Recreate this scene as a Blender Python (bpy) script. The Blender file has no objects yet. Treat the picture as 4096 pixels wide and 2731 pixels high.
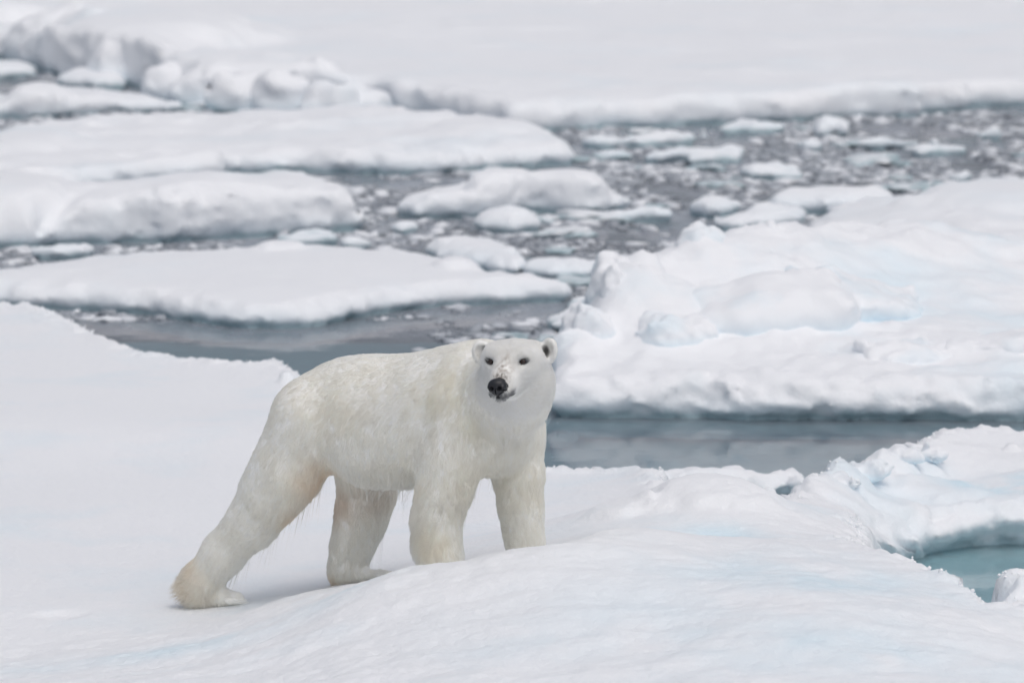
import bpy, math, random
import numpy as np
from mathutils import Vector, kdtree
rng = np.random.default_rng(7)
random.seed(7)
C = bpy.context.scene.collection

# ------------------------------------------------------------------ camera, sky, sun, exposure
CAM_H = 6.35
PITCH = math.radians(8.5)
SENSOR, FOCAL = 36.0, 196.2
K = SENSOR / FOCAL
sc = bpy.context.scene
cam_data = bpy.data.cameras.new("camera")
cam_data.lens = FOCAL
cam_data.sensor_width = SENSOR
cam_data.clip_start = 0.5
cam_data.clip_end = 2000
cam_data.dof.use_dof = True
cam_data.dof.focus_distance = 30.3
cam_data.dof.aperture_fstop = 2.8
cam = bpy.data.objects.new("camera", cam_data)
C.objects.link(cam)
cam.location = (0, 0, CAM_H)
cam.rotation_euler = (math.pi / 2 - PITCH, 0, 0)
sc.camera = cam

SUN_EL, SUN_AZ = math.radians(66), math.radians(150)     # azimuth from +Y towards +X
world = bpy.data.worlds.new("World")
sc.world = world
world.use_nodes = True
wn, wl = world.node_tree.nodes, world.node_tree.links
wn.clear()
sky = wn.new("ShaderNodeTexSky")
sky.sky_type = 'NISHITA'
sky.sun_disc = False
sky.sun_elevation = SUN_EL
sky.sun_rotation = SUN_AZ
sky.air_density = 1.0
sky.dust_density = 4.0
hsv = wn.new("ShaderNodeHueSaturation")
hsv.inputs["Saturation"].default_value = 0.56          # overcast: the blue washed out by cloud
bg = wn.new("ShaderNodeBackground")
bg.inputs["Strength"].default_value = 0.12
wo = wn.new("ShaderNodeOutputWorld")
wl.new(sky.outputs[0], hsv.inputs["Color"])
wl.new(hsv.outputs[0], bg.inputs["Color"])
wl.new(bg.outputs[0], wo.inputs["Surface"])

sun_data = bpy.data.lights.new("sun", 'SUN')
sun_data.energy = 0.8
sun_data.angle = math.radians(75)
sun_data.color = (1.0, 0.97, 0.93)
sun = bpy.data.objects.new("sun", sun_data)
C.objects.link(sun)
sd = Vector((math.sin(SUN_AZ) * math.cos(SUN_EL), math.cos(SUN_AZ) * math.cos(SUN_EL), math.sin(SUN_EL)))
sun.rotation_euler = sd.to_track_quat('Z', 'Y').to_euler()
sun.location = (0, 30, 40)

vs = sc.view_settings
vs.view_transform = 'Standard'
vs.look = 'None'
vs.gamma = 1.0
vs.use_curve_mapping = False
vs.exposure = -0.19
cy = sc.cycles
cy.use_denoising = True
try:
    cy.denoiser = 'OPENIMAGEDENOISE'
except Exception:
    pass
cy.max_bounces = 14
cy.diffuse_bounces = 8
cy.transmission_bounces = 8
cy.caustics_refractive = True
cy.caustics_reflective = True

# ------------------------------------------------------------------ camera geometry helpers
SP, CP = math.sin(PITCH), math.cos(PITCH)


def ray(px, py):
    """photograph pixel (4096 x 2731) -> direction"""
    a = (px - 2048.0) / 4096.0 * K
    b = -(py - 1365.5) / 4096.0 * K
    return np.array([a, CP + b * SP, -SP + b * CP])


def at_z(px, py, z):
    d = ray(px, py)
    t = (z - CAM_H) / d[2]
    return np.array([d[0] * t, d[1] * t, z])


def at_y(px, py, Y):
    d = ray(px, py)
    t = Y / d[1]
    return np.array([d[0] * t, Y, CAM_H + d[2] * t])


# ------------------------------------------------------------------ noise
_G = np.random.default_rng(3).normal(size=(4096, 3)).astype(np.float32)
_G /= np.linalg.norm(_G, axis=1)[:, None]


def pnoise(p, seed=0):
    p = np.asarray(p, np.float32)
    i = np.floor(p).astype(np.int64)
    f = (p - i).astype(np.float32)
    w = f * f * f * (f * (f * 6 - 15) + 10)
    out = np.zeros(len(p), np.float32)
    for dx in (0, 1):
        wx = w[:, 0] if dx else 1 - w[:, 0]
        for dy in (0, 1):
            wy = w[:, 1] if dy else 1 - w[:, 1]
            for dz in (0, 1):
                wz = w[:, 2] if dz else 1 - w[:, 2]
                h = ((i[:, 0] + dx) * 73856093) ^ ((i[:, 1] + dy) * 19349663) ^ ((i[:, 2] + dz) * 83492791) ^ (seed * 2654435)
                h = (h ^ (h >> 13)) * 1274126177
                g = _G[(h ^ (h >> 16)) & 4095]
                out += wx * wy * wz * ((f[:, 0] - dx) * g[:, 0] + (f[:, 1] - dy) * g[:, 1] + (f[:, 2] - dz) * g[:, 2])
    return out * 1.6


def fbm(p, octaves=3, seed=0, gain=0.5, lac=2.1):
    p = np.asarray(p, np.float32)
    o = np.zeros(len(p), np.float32)
    a = 1.0
    for k in range(octaves):
        o += a * pnoise(p, seed + k * 17)
        p = p * lac
        a *= gain
    return o


def billow(p, octaves=3, seed=0):
    p = np.asarray(p, np.float32)
    o = np.zeros(len(p), np.float32)
    a = 1.0
    for k in range(octaves):
        o += a * (1 - 2.2 * np.abs(pnoise(p, seed + k * 17)))
        p = p * 2.15
        a *= 0.5
    return o * 0.5


def sstep(a, b, x):
    t = np.clip((x - a) / (b - a), 0, 1)
    return t * t * (3 - 2 * t)


def smin(a, b, k):
    h = np.clip(0.5 + 0.5 * (b - a) / k, 0, 1)
    return b + (a - b) * h - k * h * (1 - h)


def smax(a, b, k):
    return -smin(-a, -b, k)


# ------------------------------------------------------------------ meshes
def link_mesh(name, V, F, mat=None, parent=None, smooth=True):
    V = np.ascontiguousarray(V, np.float32)
    F = np.ascontiguousarray(F, np.int32)
    me = bpy.data.meshes.new(name)
    n = F.shape[1]
    me.vertices.add(len(V))
    me.vertices.foreach_set("co", V.ravel())
    me.loops.add(F.size)
    me.loops.foreach_set("vertex_index", F.ravel())
    me.polygons.add(len(F))
    me.polygons.foreach_set("loop_start", np.arange(0, F.size, n, dtype=np.int32))
    me.polygons.foreach_set("use_smooth", np.full(len(F), smooth))
    me.update(calc_edges=True)
    me.validate()
    o = bpy.data.objects.new(name, me)
    C.objects.link(o)
    if mat:
        me.materials.append(mat)
    if parent:
        o.parent = parent
    return o


def set_attr(o, name, vals):
    vals = np.asarray(vals, np.float32)
    if vals.ndim == 1:
        a = o.data.attributes.new(name, 'FLOAT', 'POINT')
        a.data.foreach_set("value", vals)
    else:
        if vals.shape[1] == 3:
            vals = np.concatenate([vals, np.ones((len(vals), 1), np.float32)], 1)
        a = o.data.attributes.new(name, 'FLOAT_COLOR', 'POINT')
        a.data.foreach_set("color", vals.ravel())


def tag(o, label, cat=None, group=None, kind=None):
    if label:
        o["label"] = label
    if cat:
        o["category"] = cat
    if group:
        o["group"] = group
    if kind:
        o["kind"] = kind
    return o


def surface_nets(F, org, h):
    """F[nx,ny,nz] negative inside; returns vertices, quads"""
    h = np.broadcast_to(np.asarray(h, np.float64), (3,))
    S = F < 0
    nx, ny, nz = F.shape
    cs = np.zeros((nx - 1, ny - 1, nz - 1), np.int8)
    for a in (0, 1):
        for b in (0, 1):
            for c in (0, 1):
                cs += S[a:nx - 1 + a, b:ny - 1 + b, c:nz - 1 + c]
    act = (cs > 0) & (cs < 8)
    ci = np.argwhere(act)
    idx = np.full(act.shape, -1, np.int32)
    idx[act] = np.arange(len(ci))
    acc = np.zeros((len(ci), 3))
    cnt = np.zeros(len(ci))
    cor = [(a, b, c) for a in (0, 1) for b in (0, 1) for c in (0, 1)]
    for u in range(8):
        for v in range(u + 1, 8):
            A, B = np.array(cor[u]), np.array(cor[v])
            if np.abs(A - B).sum() != 1:
                continue
            fa = F[ci[:, 0] + A[0], ci[:, 1] + A[1], ci[:, 2] + A[2]]
            fb = F[ci[:, 0] + B[0], ci[:, 1] + B[1], ci[:, 2] + B[2]]
            m = (fa < 0) != (fb < 0)
            t = np.where(m, fa / np.where(m, fa - fb, 1), 0)
            acc[m] += A + (B - A) * t[m, None]
            cnt[m] += 1
    V = (ci + acc / np.maximum(cnt, 1)[:, None]) * h + np.asarray(org)
    Q = []
    for ax in range(3):
        sl0 = [slice(None)] * 3
        sl1 = [slice(None)] * 3
        sl0[ax] = slice(0, -1)
        sl1[ax] = slice(1, None)
        ch = S[tuple(sl0)] != S[tuple(sl1)]
        e = np.argwhere(ch)
        b, c = (ax + 1) % 3, (ax + 2) % 3
        lim = np.array(F.shape)
        ok = (e[:, b] > 0) & (e[:, c] > 0) & (e[:, b] < lim[b] - 1) & (e[:, c] < lim[c] - 1)
        e = e[ok]
        ins = S[e[:, 0], e[:, 1], e[:, 2]]
        def g(db, dc):
            q = e.copy()
            q[:, b] -= db
            q[:, c] -= dc
            return idx[q[:, 0], q[:, 1], q[:, 2]]
        q = np.stack([g(1, 1), g(0, 1), g(0, 0), g(1, 0)], 1)
        q[~ins] = q[~ins][:, ::-1]
        Q.append(q)
    return V, np.concatenate(Q)


def poly_sd(px, py, poly):
    """signed distance to polygon, negative inside"""
    poly = np.asarray(poly, float)
    d = np.full(px.shape, 1e9)
    inside = np.zeros(px.shape, bool)
    n = len(poly)
    for i in range(n):
        x0, y0 = poly[i]
        x1, y1 = poly[(i + 1) % n]
        ex, ey = x1 - x0, y1 - y0
        t = np.clip(((px - x0) * ex + (py - y0) * ey) / (ex * ex + ey * ey + 1e-12), 0, 1)
        d = np.minimum(d, (px - x0 - t * ex) ** 2 + (py - y0 - t * ey) ** 2)
        c = ((y0 > py) != (y1 > py)) & (px < ex * (py - y0) / (ey + 1e-20) + x0)
        inside ^= c
    d = np.sqrt(d)
    return np.where(inside, -d, d)


class TPS:
    """thin-plate height surface through control points"""
    def __init__(self, pts, lam=0.002):
        P = np.array(pts, float)
        self.xy = P[:, :2]
        z = P[:, 2]
        n = len(P)
        r = np.linalg.norm(self.xy[:, None] - self.xy[None], axis=2)
        A = np.zeros((n + 3, n + 3))
        A[:n, :n] = self.phi(r) + np.eye(n) * lam
        A[:n, n] = 1
        A[:n, n + 1:] = self.xy
        A[n, :n] = 1
        A[n + 1:, :n] = self.xy.T
        self.w = np.linalg.solve(A, np.concatenate([z, [0, 0, 0]]))

    @staticmethod
    def phi(r):
        return np.where(r > 1e-9, r * r * np.log(np.maximum(r, 1e-9)), 0)

    def __call__(self, x, y):
        n = len(self.xy)
        o = self.w[n] + self.w[n + 1] * x + self.w[n + 2] * y
        for (cx, cy_), w in zip(self.xy, self.w[:n]):
            r2 = (x - cx) ** 2 + (y - cy_) ** 2
            o = o + w * 0.5 * r2 * np.log(np.maximum(r2, 1e-18))
        return o


# ------------------------------------------------------------------ materials
def new_mat(name):
    m = bpy.data.materials.new(name)
    m.use_nodes = True
    nt = m.node_tree
    nt.nodes.clear()
    out = nt.nodes.new("ShaderNodeOutputMaterial")
    return m, nt.nodes, nt.links, out


def rampnode(N, stops, interp='LINEAR'):
    r = N.new("ShaderNodeValToRGB")
    r.color_ramp.interpolation = interp
    e = r.color_ramp.elements
    e[0].position, e[0].color = stops[0][0], (*stops[0][1], 1)
    e[1].position, e[1].color = stops[-1][0], (*stops[-1][1], 1)
    for p, c in stops[1:-1]:
        q = e.new(p)
        q.color = (*c, 1)
    return r


def snow_material(name, bump=0.5, scale=1.0, sss=0.0, white=(0.92, 0.93, 0.95), blue=(0.70, 0.86, 0.94), blue_amt=0.35):
    m, N, L, out = new_mat(name)
    b = N.new("ShaderNodeBsdfPrincipled")
    b.inputs["Roughness"].default_value = 0.65
    b.inputs["Specular IOR Level"].default_value = 0.25
    if sss:
        b.inputs["Subsurface Weight"].default_value = sss
        b.inputs["Subsurface Radius"].default_value = (0.03, 0.06, 0.09)
        b.inputs["Subsurface Scale"].default_value = 1.0
    geo = N.new("ShaderNodeNewGeometry")
    n1 = N.new("ShaderNodeTexNoise")
    n1.inputs["Scale"].default_value = 1.3 * scale
    n1.inputs["Detail"].default_value = 5
    L.new(geo.outputs["Position"], n1.inputs["Vector"])
    r1 = N.new("ShaderNodeMapRange")
    r1.inputs[1].default_value = 0.5
    r1.inputs[2].default_value = 0.78
    r1.inputs[3].default_value = 0
    r1.inputs[4].default_value = blue_amt
    L.new(n1.outputs["Fac"], r1.inputs[0])
    at = N.new("ShaderNodeAttribute")
    at.attribute_name = "ice"
    mx = N.new("ShaderNodeMath")
    mx.operation = 'MAXIMUM'
    L.new(r1.outputs[0], mx.inputs[0])
    L.new(at.outputs["Fac"], mx.inputs[1])
    mix = N.new("ShaderNodeMix")
    mix.data_type = 'RGBA'
    mix.inputs[6].default_value = (*white, 1)
    mix.inputs[7].default_value = (*blue, 1)
    L.new(mx.outputs[0], mix.inputs[0])
    # wet, dense ice near and below the waterline
    sep = N.new("ShaderNodeSeparateXYZ")
    L.new(geo.outputs["Position"], sep.inputs[0])
    n2 = N.new("ShaderNodeTexNoise")
    n2.inputs["Scale"].default_value = 5
    n2.inputs["Detail"].default_value = 3
    L.new(geo.outputs["Position"], n2.inputs["Vector"])
    ad = N.new("ShaderNodeMath")
    ad.operation = 'MULTIPLY_ADD'
    L.new(n2.outputs["Fac"], ad.inputs[0])
    ad.inputs[1].default_value = -0.12
    L.new(sep.outputs["Z"], ad.inputs[2])
    zr = N.new("ShaderNodeMapRange")
    zr.interpolation_type = 'SMOOTHSTEP'
    zr.inputs[1].default_value = 0.03
    zr.inputs[2].default_value = -0.05
    zr.inputs[3].default_value = 0
    zr.inputs[4].default_value = 1
    L.new(ad.outputs[0], zr.inputs[0])
    mix2 = N.new("ShaderNodeMix")
    mix2.data_type = 'RGBA'
    sub = N.new("ShaderNodeMapRange")          # below the surface the ice is clean and pale again
    sub.inputs[1].default_value = -0.04
    sub.inputs[2].default_value = -0.12
    L.new(sep.outputs["Z"], sub.inputs[0])
    mix3 = N.new("ShaderNodeMix")
    mix3.data_type = 'RGBA'
    mix3.inputs[6].default_value = (0.40, 0.52, 0.56, 1)
    mix3.inputs[7].default_value = (0.62, 0.86, 0.92, 1)
    L.new(sub.outputs[0], mix3.inputs[0])
    L.new(mix3.outputs[2], mix2.inputs[7])
    L.new(zr.outputs[0], mix2.inputs[0])
    L.new(mix.outputs[2], mix2.inputs[6])
    L.new(mix2.outputs[2], b.inputs["Base Color"])
    # grain
    nb = N.new("ShaderNodeTexNoise")
    nb.inputs["Scale"].default_value = 20 * scale
    nb.inputs["Detail"].default_value = 6
    nb.inputs["Roughness"].default_value = 0.65
    L.new(geo.outputs["Position"], nb.inputs["Vector"])
    bp = N.new("ShaderNodeBump")
    bp.inputs["Strength"].default_value = bump
    bp.inputs["Distance"].default_value = 0.02
    L.new(nb.outputs["Fac"], bp.inputs["Height"])
    L.new(bp.outputs[0], b.inputs["Normal"])
    L.new(b.outputs[0], out.inputs["Surface"])
    return m


M_near = snow_material("near_snow", bump=0.55, sss=0.0)
M_far = snow_material("far_snow", bump=0.6, scale=0.6, blue_amt=0.25)
M_block = snow_material("blue_ice", bump=0.3, blue=(0.62, 0.82, 0.92), blue_amt=0.7)


def water_material():
    m, N, L, out = new_mat("sea_water")
    geo = N.new("ShaderNodeNewGeometry")
    mp = N.new("ShaderNodeMapping")
    mp.inputs["Scale"].default_value = (0.7, 1.6, 1)
    L.new(geo.outputs["Position"], mp.inputs["Vector"])
    nz = N.new("ShaderNodeTexNoise")
    nz.inputs["Scale"].default_value = 2.2
    nz.inputs["Detail"].default_value = 4
    L.new(mp.outputs[0], nz.inputs["Vector"])
    bp = N.new("ShaderNodeBump")
    bp.inputs["Strength"].default_value = 0.12
    bp.inputs["Distance"].default_value = 0.03
    L.new(nz.outputs["Fac"], bp.inputs["Height"])
    gl = N.new("ShaderNodeBsdfGlossy")
    gl.inputs["Roughness"].default_value = 0.03
    L.new(bp.outputs[0], gl.inputs["Normal"])
    rf = N.new("ShaderNodeBsdfRefraction")
    rf.inputs["IOR"].default_value = 1.333
    rf.inputs["Roughness"].default_value = 0.0
    fr = N.new("ShaderNodeFresnel")
    fr.inputs["IOR"].default_value = 1.333
    L.new(bp.outputs[0], fr.inputs["Normal"])
    ms = N.new("ShaderNodeMixShader")
    tb = N.new("ShaderNodeBsdfDiffuse")            # silt and plankton scatter a little light back
    tb.inputs["Color"].default_value = (0.30, 0.315, 0.38, 1)
    ms0 = N.new("ShaderNodeMixShader")
    spt = N.new("ShaderNodeSeparateXYZ")
    L.new(geo.outputs["Position"], spt.inputs[0])
    clr = N.new("ShaderNodeMapRange")              # the small melt pool close by is clear, the lead beyond is cloudy
    clr.interpolation_type = 'SMOOTHSTEP'
    clr.inputs[1].default_value = 34.2
    clr.inputs[2].default_value = 36.5
    clr.inputs[3].default_value = 0.05
    clr.inputs[4].default_value = 0.34
    L.new(spt.outputs["Y"], clr.inputs[0])
    L.new(clr.outputs[0], ms0.inputs[0])
    L.new(rf.outputs[0], ms0.inputs[1])
    L.new(tb.outputs[0], ms0.inputs[2])
    L.new(fr.outputs[0], ms.inputs[0])
    L.new(ms0.outputs[0], ms.inputs[1])
    L.new(gl.outputs[0], ms.inputs[2])
    # grease ice: a thin dull skin of slush on the open stretch far from the camera, its grey paled to paint in haze
    sp = N.new("ShaderNodeSeparateXYZ")
    L.new(geo.outputs["Position"], sp.inputs[0])
    far = N.new("ShaderNodeMapRange")
    far.interpolation_type = 'SMOOTHSTEP'
    far.inputs[1].default_value = 41.5
    far.inputs[2].default_value = 44.5
    L.new(sp.outputs["Y"], far.inputs[0])
    n3 = N.new("ShaderNodeTexNoise")
    n3.inputs["Scale"].default_value = 1.6
    n3.inputs["Detail"].default_value = 7
    n3.inputs["Roughness"].default_value = 0.68
    mp3 = N.new("ShaderNodeMapping")
    mp3.inputs["Scale"].default_value = (1.0, 0.55, 1)
    L.new(geo.outputs["Position"], mp3.inputs["Vector"])
    L.new(mp3.outputs[0], n3.inputs["Vector"])
    sm = N.new("ShaderNodeMapRange")
    sm.inputs[1].default_value = 0.44
    sm.inputs[2].default_value = 0.66
    sm.inputs[3].default_value = 0.22
    sm.inputs[4].default_value = 0.85
    L.new(n3.outputs["Fac"], sm.inputs[0])
    mu = N.new("ShaderNodeMath")
    mu.operation = 'MULTIPLY'
    L.new(far.outputs[0], mu.inputs[0])
    L.new(sm.outputs[0], mu.inputs[1])
    df = N.new("ShaderNodeBsdfDiffuse")
    df.inputs["Color"].default_value = (0.43, 0.46, 0.51, 1)
    ms2 = N.new("ShaderNodeMixShader")
    L.new(mu.outputs[0], ms2.inputs[0])
    L.new(ms.outputs[0], ms2.inputs[1])
    L.new(df.outputs[0], ms2.inputs[2])
    L.new(ms2.outputs[0], out.inputs["Surface"])
    va = N.new("ShaderNodeVolumeAbsorption")
    va.inputs["Color"].default_value = (0.20, 0.56, 0.62, 1)
    va.inputs["Density"].default_value = 0.8
    L.new(va.outputs[0], out.inputs["Volume"])
    return m


def plain(name, col, rough=0.6, spec=0.3):
    m, N, L, out = new_mat(name)
    b = N.new("ShaderNodeBsdfPrincipled")
    b.inputs["Base Color"].default_value = (*col, 1)
    b.inputs["Roughness"].default_value = rough
    b.inputs["Specular IOR Level"].default_value = spec
    L.new(b.outputs[0], out.inputs["Surface"])
    return m


# ------------------------------------------------------------------ sea and sea bed
def box(name, x0, x1, y0, y1, z0, z1, mat):
    V = [(x, y, z) for z in (z0, z1) for y in (y0, y1) for x in (x0, x1)]
    F = [(0, 2, 3, 1), (4, 5, 7, 6), (0, 1, 5, 4), (2, 6, 7, 3), (0, 4, 6, 2), (1, 3, 7, 5)]
    return link_mesh(name, V, F, mat, smooth=False)


tag(box("water", -400, 400, -60, 900, -8, 0, water_material()), None, kind="structure")
tag(box("seabed", -420, 420, -80, 920, -9, -7.9, plain("seabed_mud", (0.03, 0.05, 0.055))), None, kind="structure")

# ------------------------------------------------------------------ ice floes
DS = 4096.0 / 2352.0          # outlines below are noted in a 2352 pixel wide copy of the photograph
FLOE_POLYS = []


def opoly(pts, z, rise=0.0, front=0.35):
    y0, y1 = min(p[1] for p in pts), max(p[1] for p in pts)
    if z <= .15:
        front = max(front, .85)
    return [at_z(x * DS, y * DS, z + rise * (1 - sstep(.1, .8, (y - y0) / (y1 - y0))) - z * (1 - front) * sstep(.35, .85, (y - y0) / (y1 - y0)))[:2] for x, y in pts]


def make_floe(name, label, outline, ztop, res=0.045, dome=0.0, dome_w=0.8, rough=0.03, rough_s=1.6, edge=0.10,
              edge_s=2.5, ledge=0.25, rnd=0.10, lumps=0.0, bumps=(), seed=1, mat=None, controls=None, group=None,
              world_pts=(), category="ice floe", depth=0.5, wall=0.06, vres=None, notch=0.06, crest=0.035, rise=None, front=0.35):
    if rise is None:
        rise = 0.3 * dome + 0.12 * max([q[5] for q in bumps] + [0])
    poly = opoly(outline, ztop, rise, front) if outline else []
    rnd = min(rnd, ztop * .55)
    poly = np.array(list(poly) + [np.array(p) for p in world_pts])
    FLOE_POLYS.append(poly)
    x0, y0 = poly.min(0) - (ledge + 0.35)
    x1, y1 = poly.max(0) + (ledge + 0.35)
    vres = vres or res * 0.8
    xs, ys = np.arange(x0, x1, res), np.arange(y0, y1, res)
    X, Y = np.meshgrid(xs, ys, indexing='ij')
    d2 = poly_sd(X, Y, poly)
    P2 = np.stack([X.ravel(), Y.ravel(), np.full(X.size, seed * 3.7)], 1)
    e = fbm(P2 * edge_s, 4, seed).reshape(X.shape) * edge
    d2 = d2 + e
    h = np.full(X.shape, float(ztop))
    if controls is not None:
        h = TPS(controls)(X, Y)
        h = np.clip(h, 0.12, 1.6)
    h = h + dome * (1 - np.exp(np.minimum(d2, 0) / dome_w))
    h = h + fbm(P2 * rough_s, 5, seed + 5, gain=0.5).reshape(X.shape) * rough
    if lumps:
        lm = np.maximum(billow(P2 * 1.5, 4, seed + 9), 0).reshape(X.shape)
        h = h + lumps * lm * sstep(-0.25, 0.35, fbm(P2 * 0.6, 2, seed + 30).reshape(X.shape))
    h = h + np.exp(-((d2 + .16) / .13) ** 2) * billow(P2 * 3.6, 4, seed + 80).reshape(X.shape) * crest
    for (bx, by, bz, rx, ry, hh) in bumps:          # mounds: pixel on the surface at height bz, half widths, height
        c = at_z(bx * DS, by * DS, ztop + hh * .9)
        q = ((X - c[0]) / rx) ** 2 + ((Y - c[1]) / ry) ** 2
        q = q * (1 + 0.5 * fbm(P2 * (1.2 / max(rx, .2)), 3, seed + 40).reshape(X.shape))
        h = np.maximum(h, ztop + hh * (1 - sstep(0.15, 1.25, q)))
    h = h - rnd * np.exp(np.minimum(d2, 0) / (rnd * 1.2))
    zmax = h.max() + 0.15
    zs_ = np.arange(-depth - 0.1, zmax, vres)
    off = -ledge * sstep(0.0, -0.3, zs_) + notch * np.exp(-((zs_ - 0.0) / 0.05) ** 2)
    Z = zs_[None, None, :]
    A = (Z - h[:, :, None])
    B = d2[:, :, None] + off[None, None, :]
    F = smax(A, B, rnd * 0.8)
    near = np.abs(F) < max(0.25, wall * 2.5)
    ii = np.argwhere(near)
    P3 = np.stack([xs[ii[:, 0]], ys[ii[:, 1]], zs_[ii[:, 2]] * 1.4], 1)
    n = billow(P3 * 2.6, 4, seed + 60)
    # noise strongest on the sides, weak on the flat top
    side = np.clip(1.0 + (F[near] - 0) * 0 - sstep(0.02, 0.3, -B[near]), 0.18, 1)
    F[near] += -n * wall * side + wall * 0.4 * side
    F = np.maximum(F, -depth - Z)
    V, Q = surface_nets(F.astype(np.float32), (x0, y0, zs_[0]), (res, res, vres))
    o = link_mesh(name, V, Q, mat or M_far)
    # density of the ice: lower sides and hollows are bare blue ice
    ice = sstep(0.22, 0.05, V[:, 2]) * 0.35 * (0.6 + 0.6 * pnoise(V * 1.7, seed + 3))
    set_attr(o, "ice", np.clip(ice, 0, 1))
    tag(o, label, category, group)
    return o


# far big floe with pressure ridge rubble at its left end
make_floe("ice_floe", "huge snow covered floe filling the top of the picture with tumbled rubble at its left",
          [(-330, 60), (-120, 75), (0, 80), (60, 95), (90, 110), (180, 128), (300, 140), (420, 185), (500, 200), (600, 205), (700, 198), (850, 205),
           (960, 222), (1090, 250), (1170, 262), (1250, 255), (1420, 250), (1500, 252), (1700, 240), (1850, 236), (1950, 228),
           (2100, 222), (2300, 200), (2500, 190), (2700, 180)], 0.30,
          world_pts=[(11.5, 62), (14, 80), (11, 96), (-11, 97), (-4.6, 75.5), (-5.2, 70.5), (-9, 69.5), (-10.5, 62)], res=0.085, vres=0.05,
          rough=0.06, rough_s=0.3, edge=0.22, edge_s=0.9, ledge=0.5, rnd=0.10, wall=0.09, seed=11,
          bumps=[(40, 60, .4, 0.9, 1.6, .36), (165, 75, .4, 0.75, 1.6, .38), (270, 95, .4, 0.7, 1.5, .34), (330, 40, .4, 1.1, 2.5, .34),
                 (430, 40, .4, .9, 1.8, .28), (455, 130, .35, .6, 1.3, .22), (560, 150, .35, .7, 1.0, .18), (700, 150, .35, .6, 1.0, .22),
                 (780, 165, .35, .5, .9, .16), (640, 190, .3, .4, .6, .16), (420, 180, .3, .5, .6, .2), (860, 175, .35, .6, .8, .12), (520, 60, .35, .7, 1.2, .14),
                 (1390, 215, .3, .14, .3, .10), (2050, 190, .3, 1.0, .8, .10), (2320, 175, .3, .25, .5, .16), (2200, 200, .3, .5, .5, .10)], lumps=0.05, rise=0, front=.7)

make_floe("ice_floe", "narrow uneven floe at the left edge just below the far rubble ridge",
          [(-200, 215), (-60, 212), (0, 210), (55, 205), (62, 190), (110, 178), (190, 192), (250, 196), (320, 203), (385, 215), (432, 232),
           (420, 240), (330, 240), (250, 246), (150, 258), (60, 264), (-40, 266), (-220, 275)], 0.16, res=0.05, rough=0.03, edge=0.10, ledge=0.2, wall=0.06, dome=.03, seed=12,
          bumps=[(90, 200, .16, .4, .7, .18), (230, 215, .16, .3, .5, .10)])
make_floe("ice_floe", "small flat topped floe in the dark gap below the far rubble",
          [(125, 165), (160, 152), (200, 150), (260, 157), (292, 168), (285, 182), (230, 186), (160, 182)], 0.14, res=0.05, edge=0.07, ledge=0.15, wall=0.05, dome=.08, seed=13)
make_floe("ice_floe", "low floe touching the left edge beside the dark gap under the far rubble",
          [(-160, 140), (0, 138), (50, 133), (95, 142), (85, 158), (0, 163), (-160, 168)], 0.12, res=0.05, edge=0.07, ledge=0.15, wall=0.05, dome=.05, seed=14)
make_floe("ice_floe", "long low rough floe reaching from the left edge to the middle of the picture",
          [(-300, 330), (-200, 290), (0, 300), (62, 283), (100, 276), (250, 256), (420, 250), (600, 242), (700, 240), (830, 233), (950, 242), (1050, 257), (1160, 270),
           (1240, 290), (1285, 298), (1308, 322), (1300, 340), (1240, 350), (1160, 358), (1090, 363), (1000, 380), (950, 384), (820, 382), (700, 372), (560, 380),
           (400, 400), (150, 430), (-200, 440)], 0.20, res=0.06, vres=.04, rough=0.035, rough_s=1.3, edge=0.14, ledge=0.5, wall=0.07, dome=.03, dome_w=1.5, lumps=.09, seed=15,
          bumps=[(80, 305, .2, .5, 1.0, .12), (1110, 280, .2, .6, .8, .12), (1285, 308, .2, .12, .25, .16)])
make_floe("ice_floe", "thick rounded floe with two swollen snow lobes at the left",
          [(-300, 430), (-150, 400), (0, 372), (60, 370), (130, 385), (200, 412), (330, 392), (450, 378), (560, 384), (640, 390), (720, 382), (790, 400), (828, 432), (832, 458),
           (800, 478), (740, 490), (700, 500), (600, 518), (450, 528), (300, 532), (200, 536), (0, 545), (-150, 548), (-300, 555)], 0.30, res=0.045, rough=0.035, rough_s=1.1,
          edge=0.10, ledge=0.45, wall=0.07, dome=.16, dome_w=0.9, seed=16, rnd=.16, lumps=.04, rise=.04,
          bumps=[(470, 430, .35, 1.3, 1.3, .26), (730, 420, .35, .55, .9, .24), (40, 420, .3, .5, 1.0, .2), (300, 450, .3, .6, .8, .12)])
make_floe("ice_floe", "broad smooth flat floe with a rounded rim, left of centre behind the bear",
          [(-260, 640), (-120, 612), (0, 602), (100, 586), (200, 574), (400, 563), (560, 553), (600, 546), (680, 550), (750, 552), (850, 557), (980, 564), (1060, 582), (1110, 600),
           (1190, 614), (1290, 628), (1318, 636), (1290, 646), (1200, 655), (1050, 672), (900, 697), (800, 718), (740, 730), (680, 736), (600, 736), (520, 734), (450, 724),
           (350, 708), (200, 693), (0, 680), (-260, 668)], 0.20, res=0.04, rough=0.012, rough_s=.8, edge=0.06, ledge=0.2, wall=0.055, dome=.05, dome_w=1.2, seed=17, rnd=.11,
          bumps=[(590, 690, .2, .05, .06, .10), (640, 555, .2, .25, .25, .08), (1050, 590, .2, .2, .3, .09), (85, 675, .2, .35, .5, .10)])
make_floe("ice_floe", "crumbly low rubble floe pressed to the far right end of the smooth flat floe",
          [(985, 552), (1040, 545), (1100, 538), (1160, 545), (1150, 556), (1195, 570), (1210, 590), (1190, 604), (1110, 598), (1060, 580), (1000, 564)], 0.14, res=0.04,
          edge=0.09, ledge=0.25, wall=0.06, dome=.05, seed=18, lumps=.08)
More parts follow.
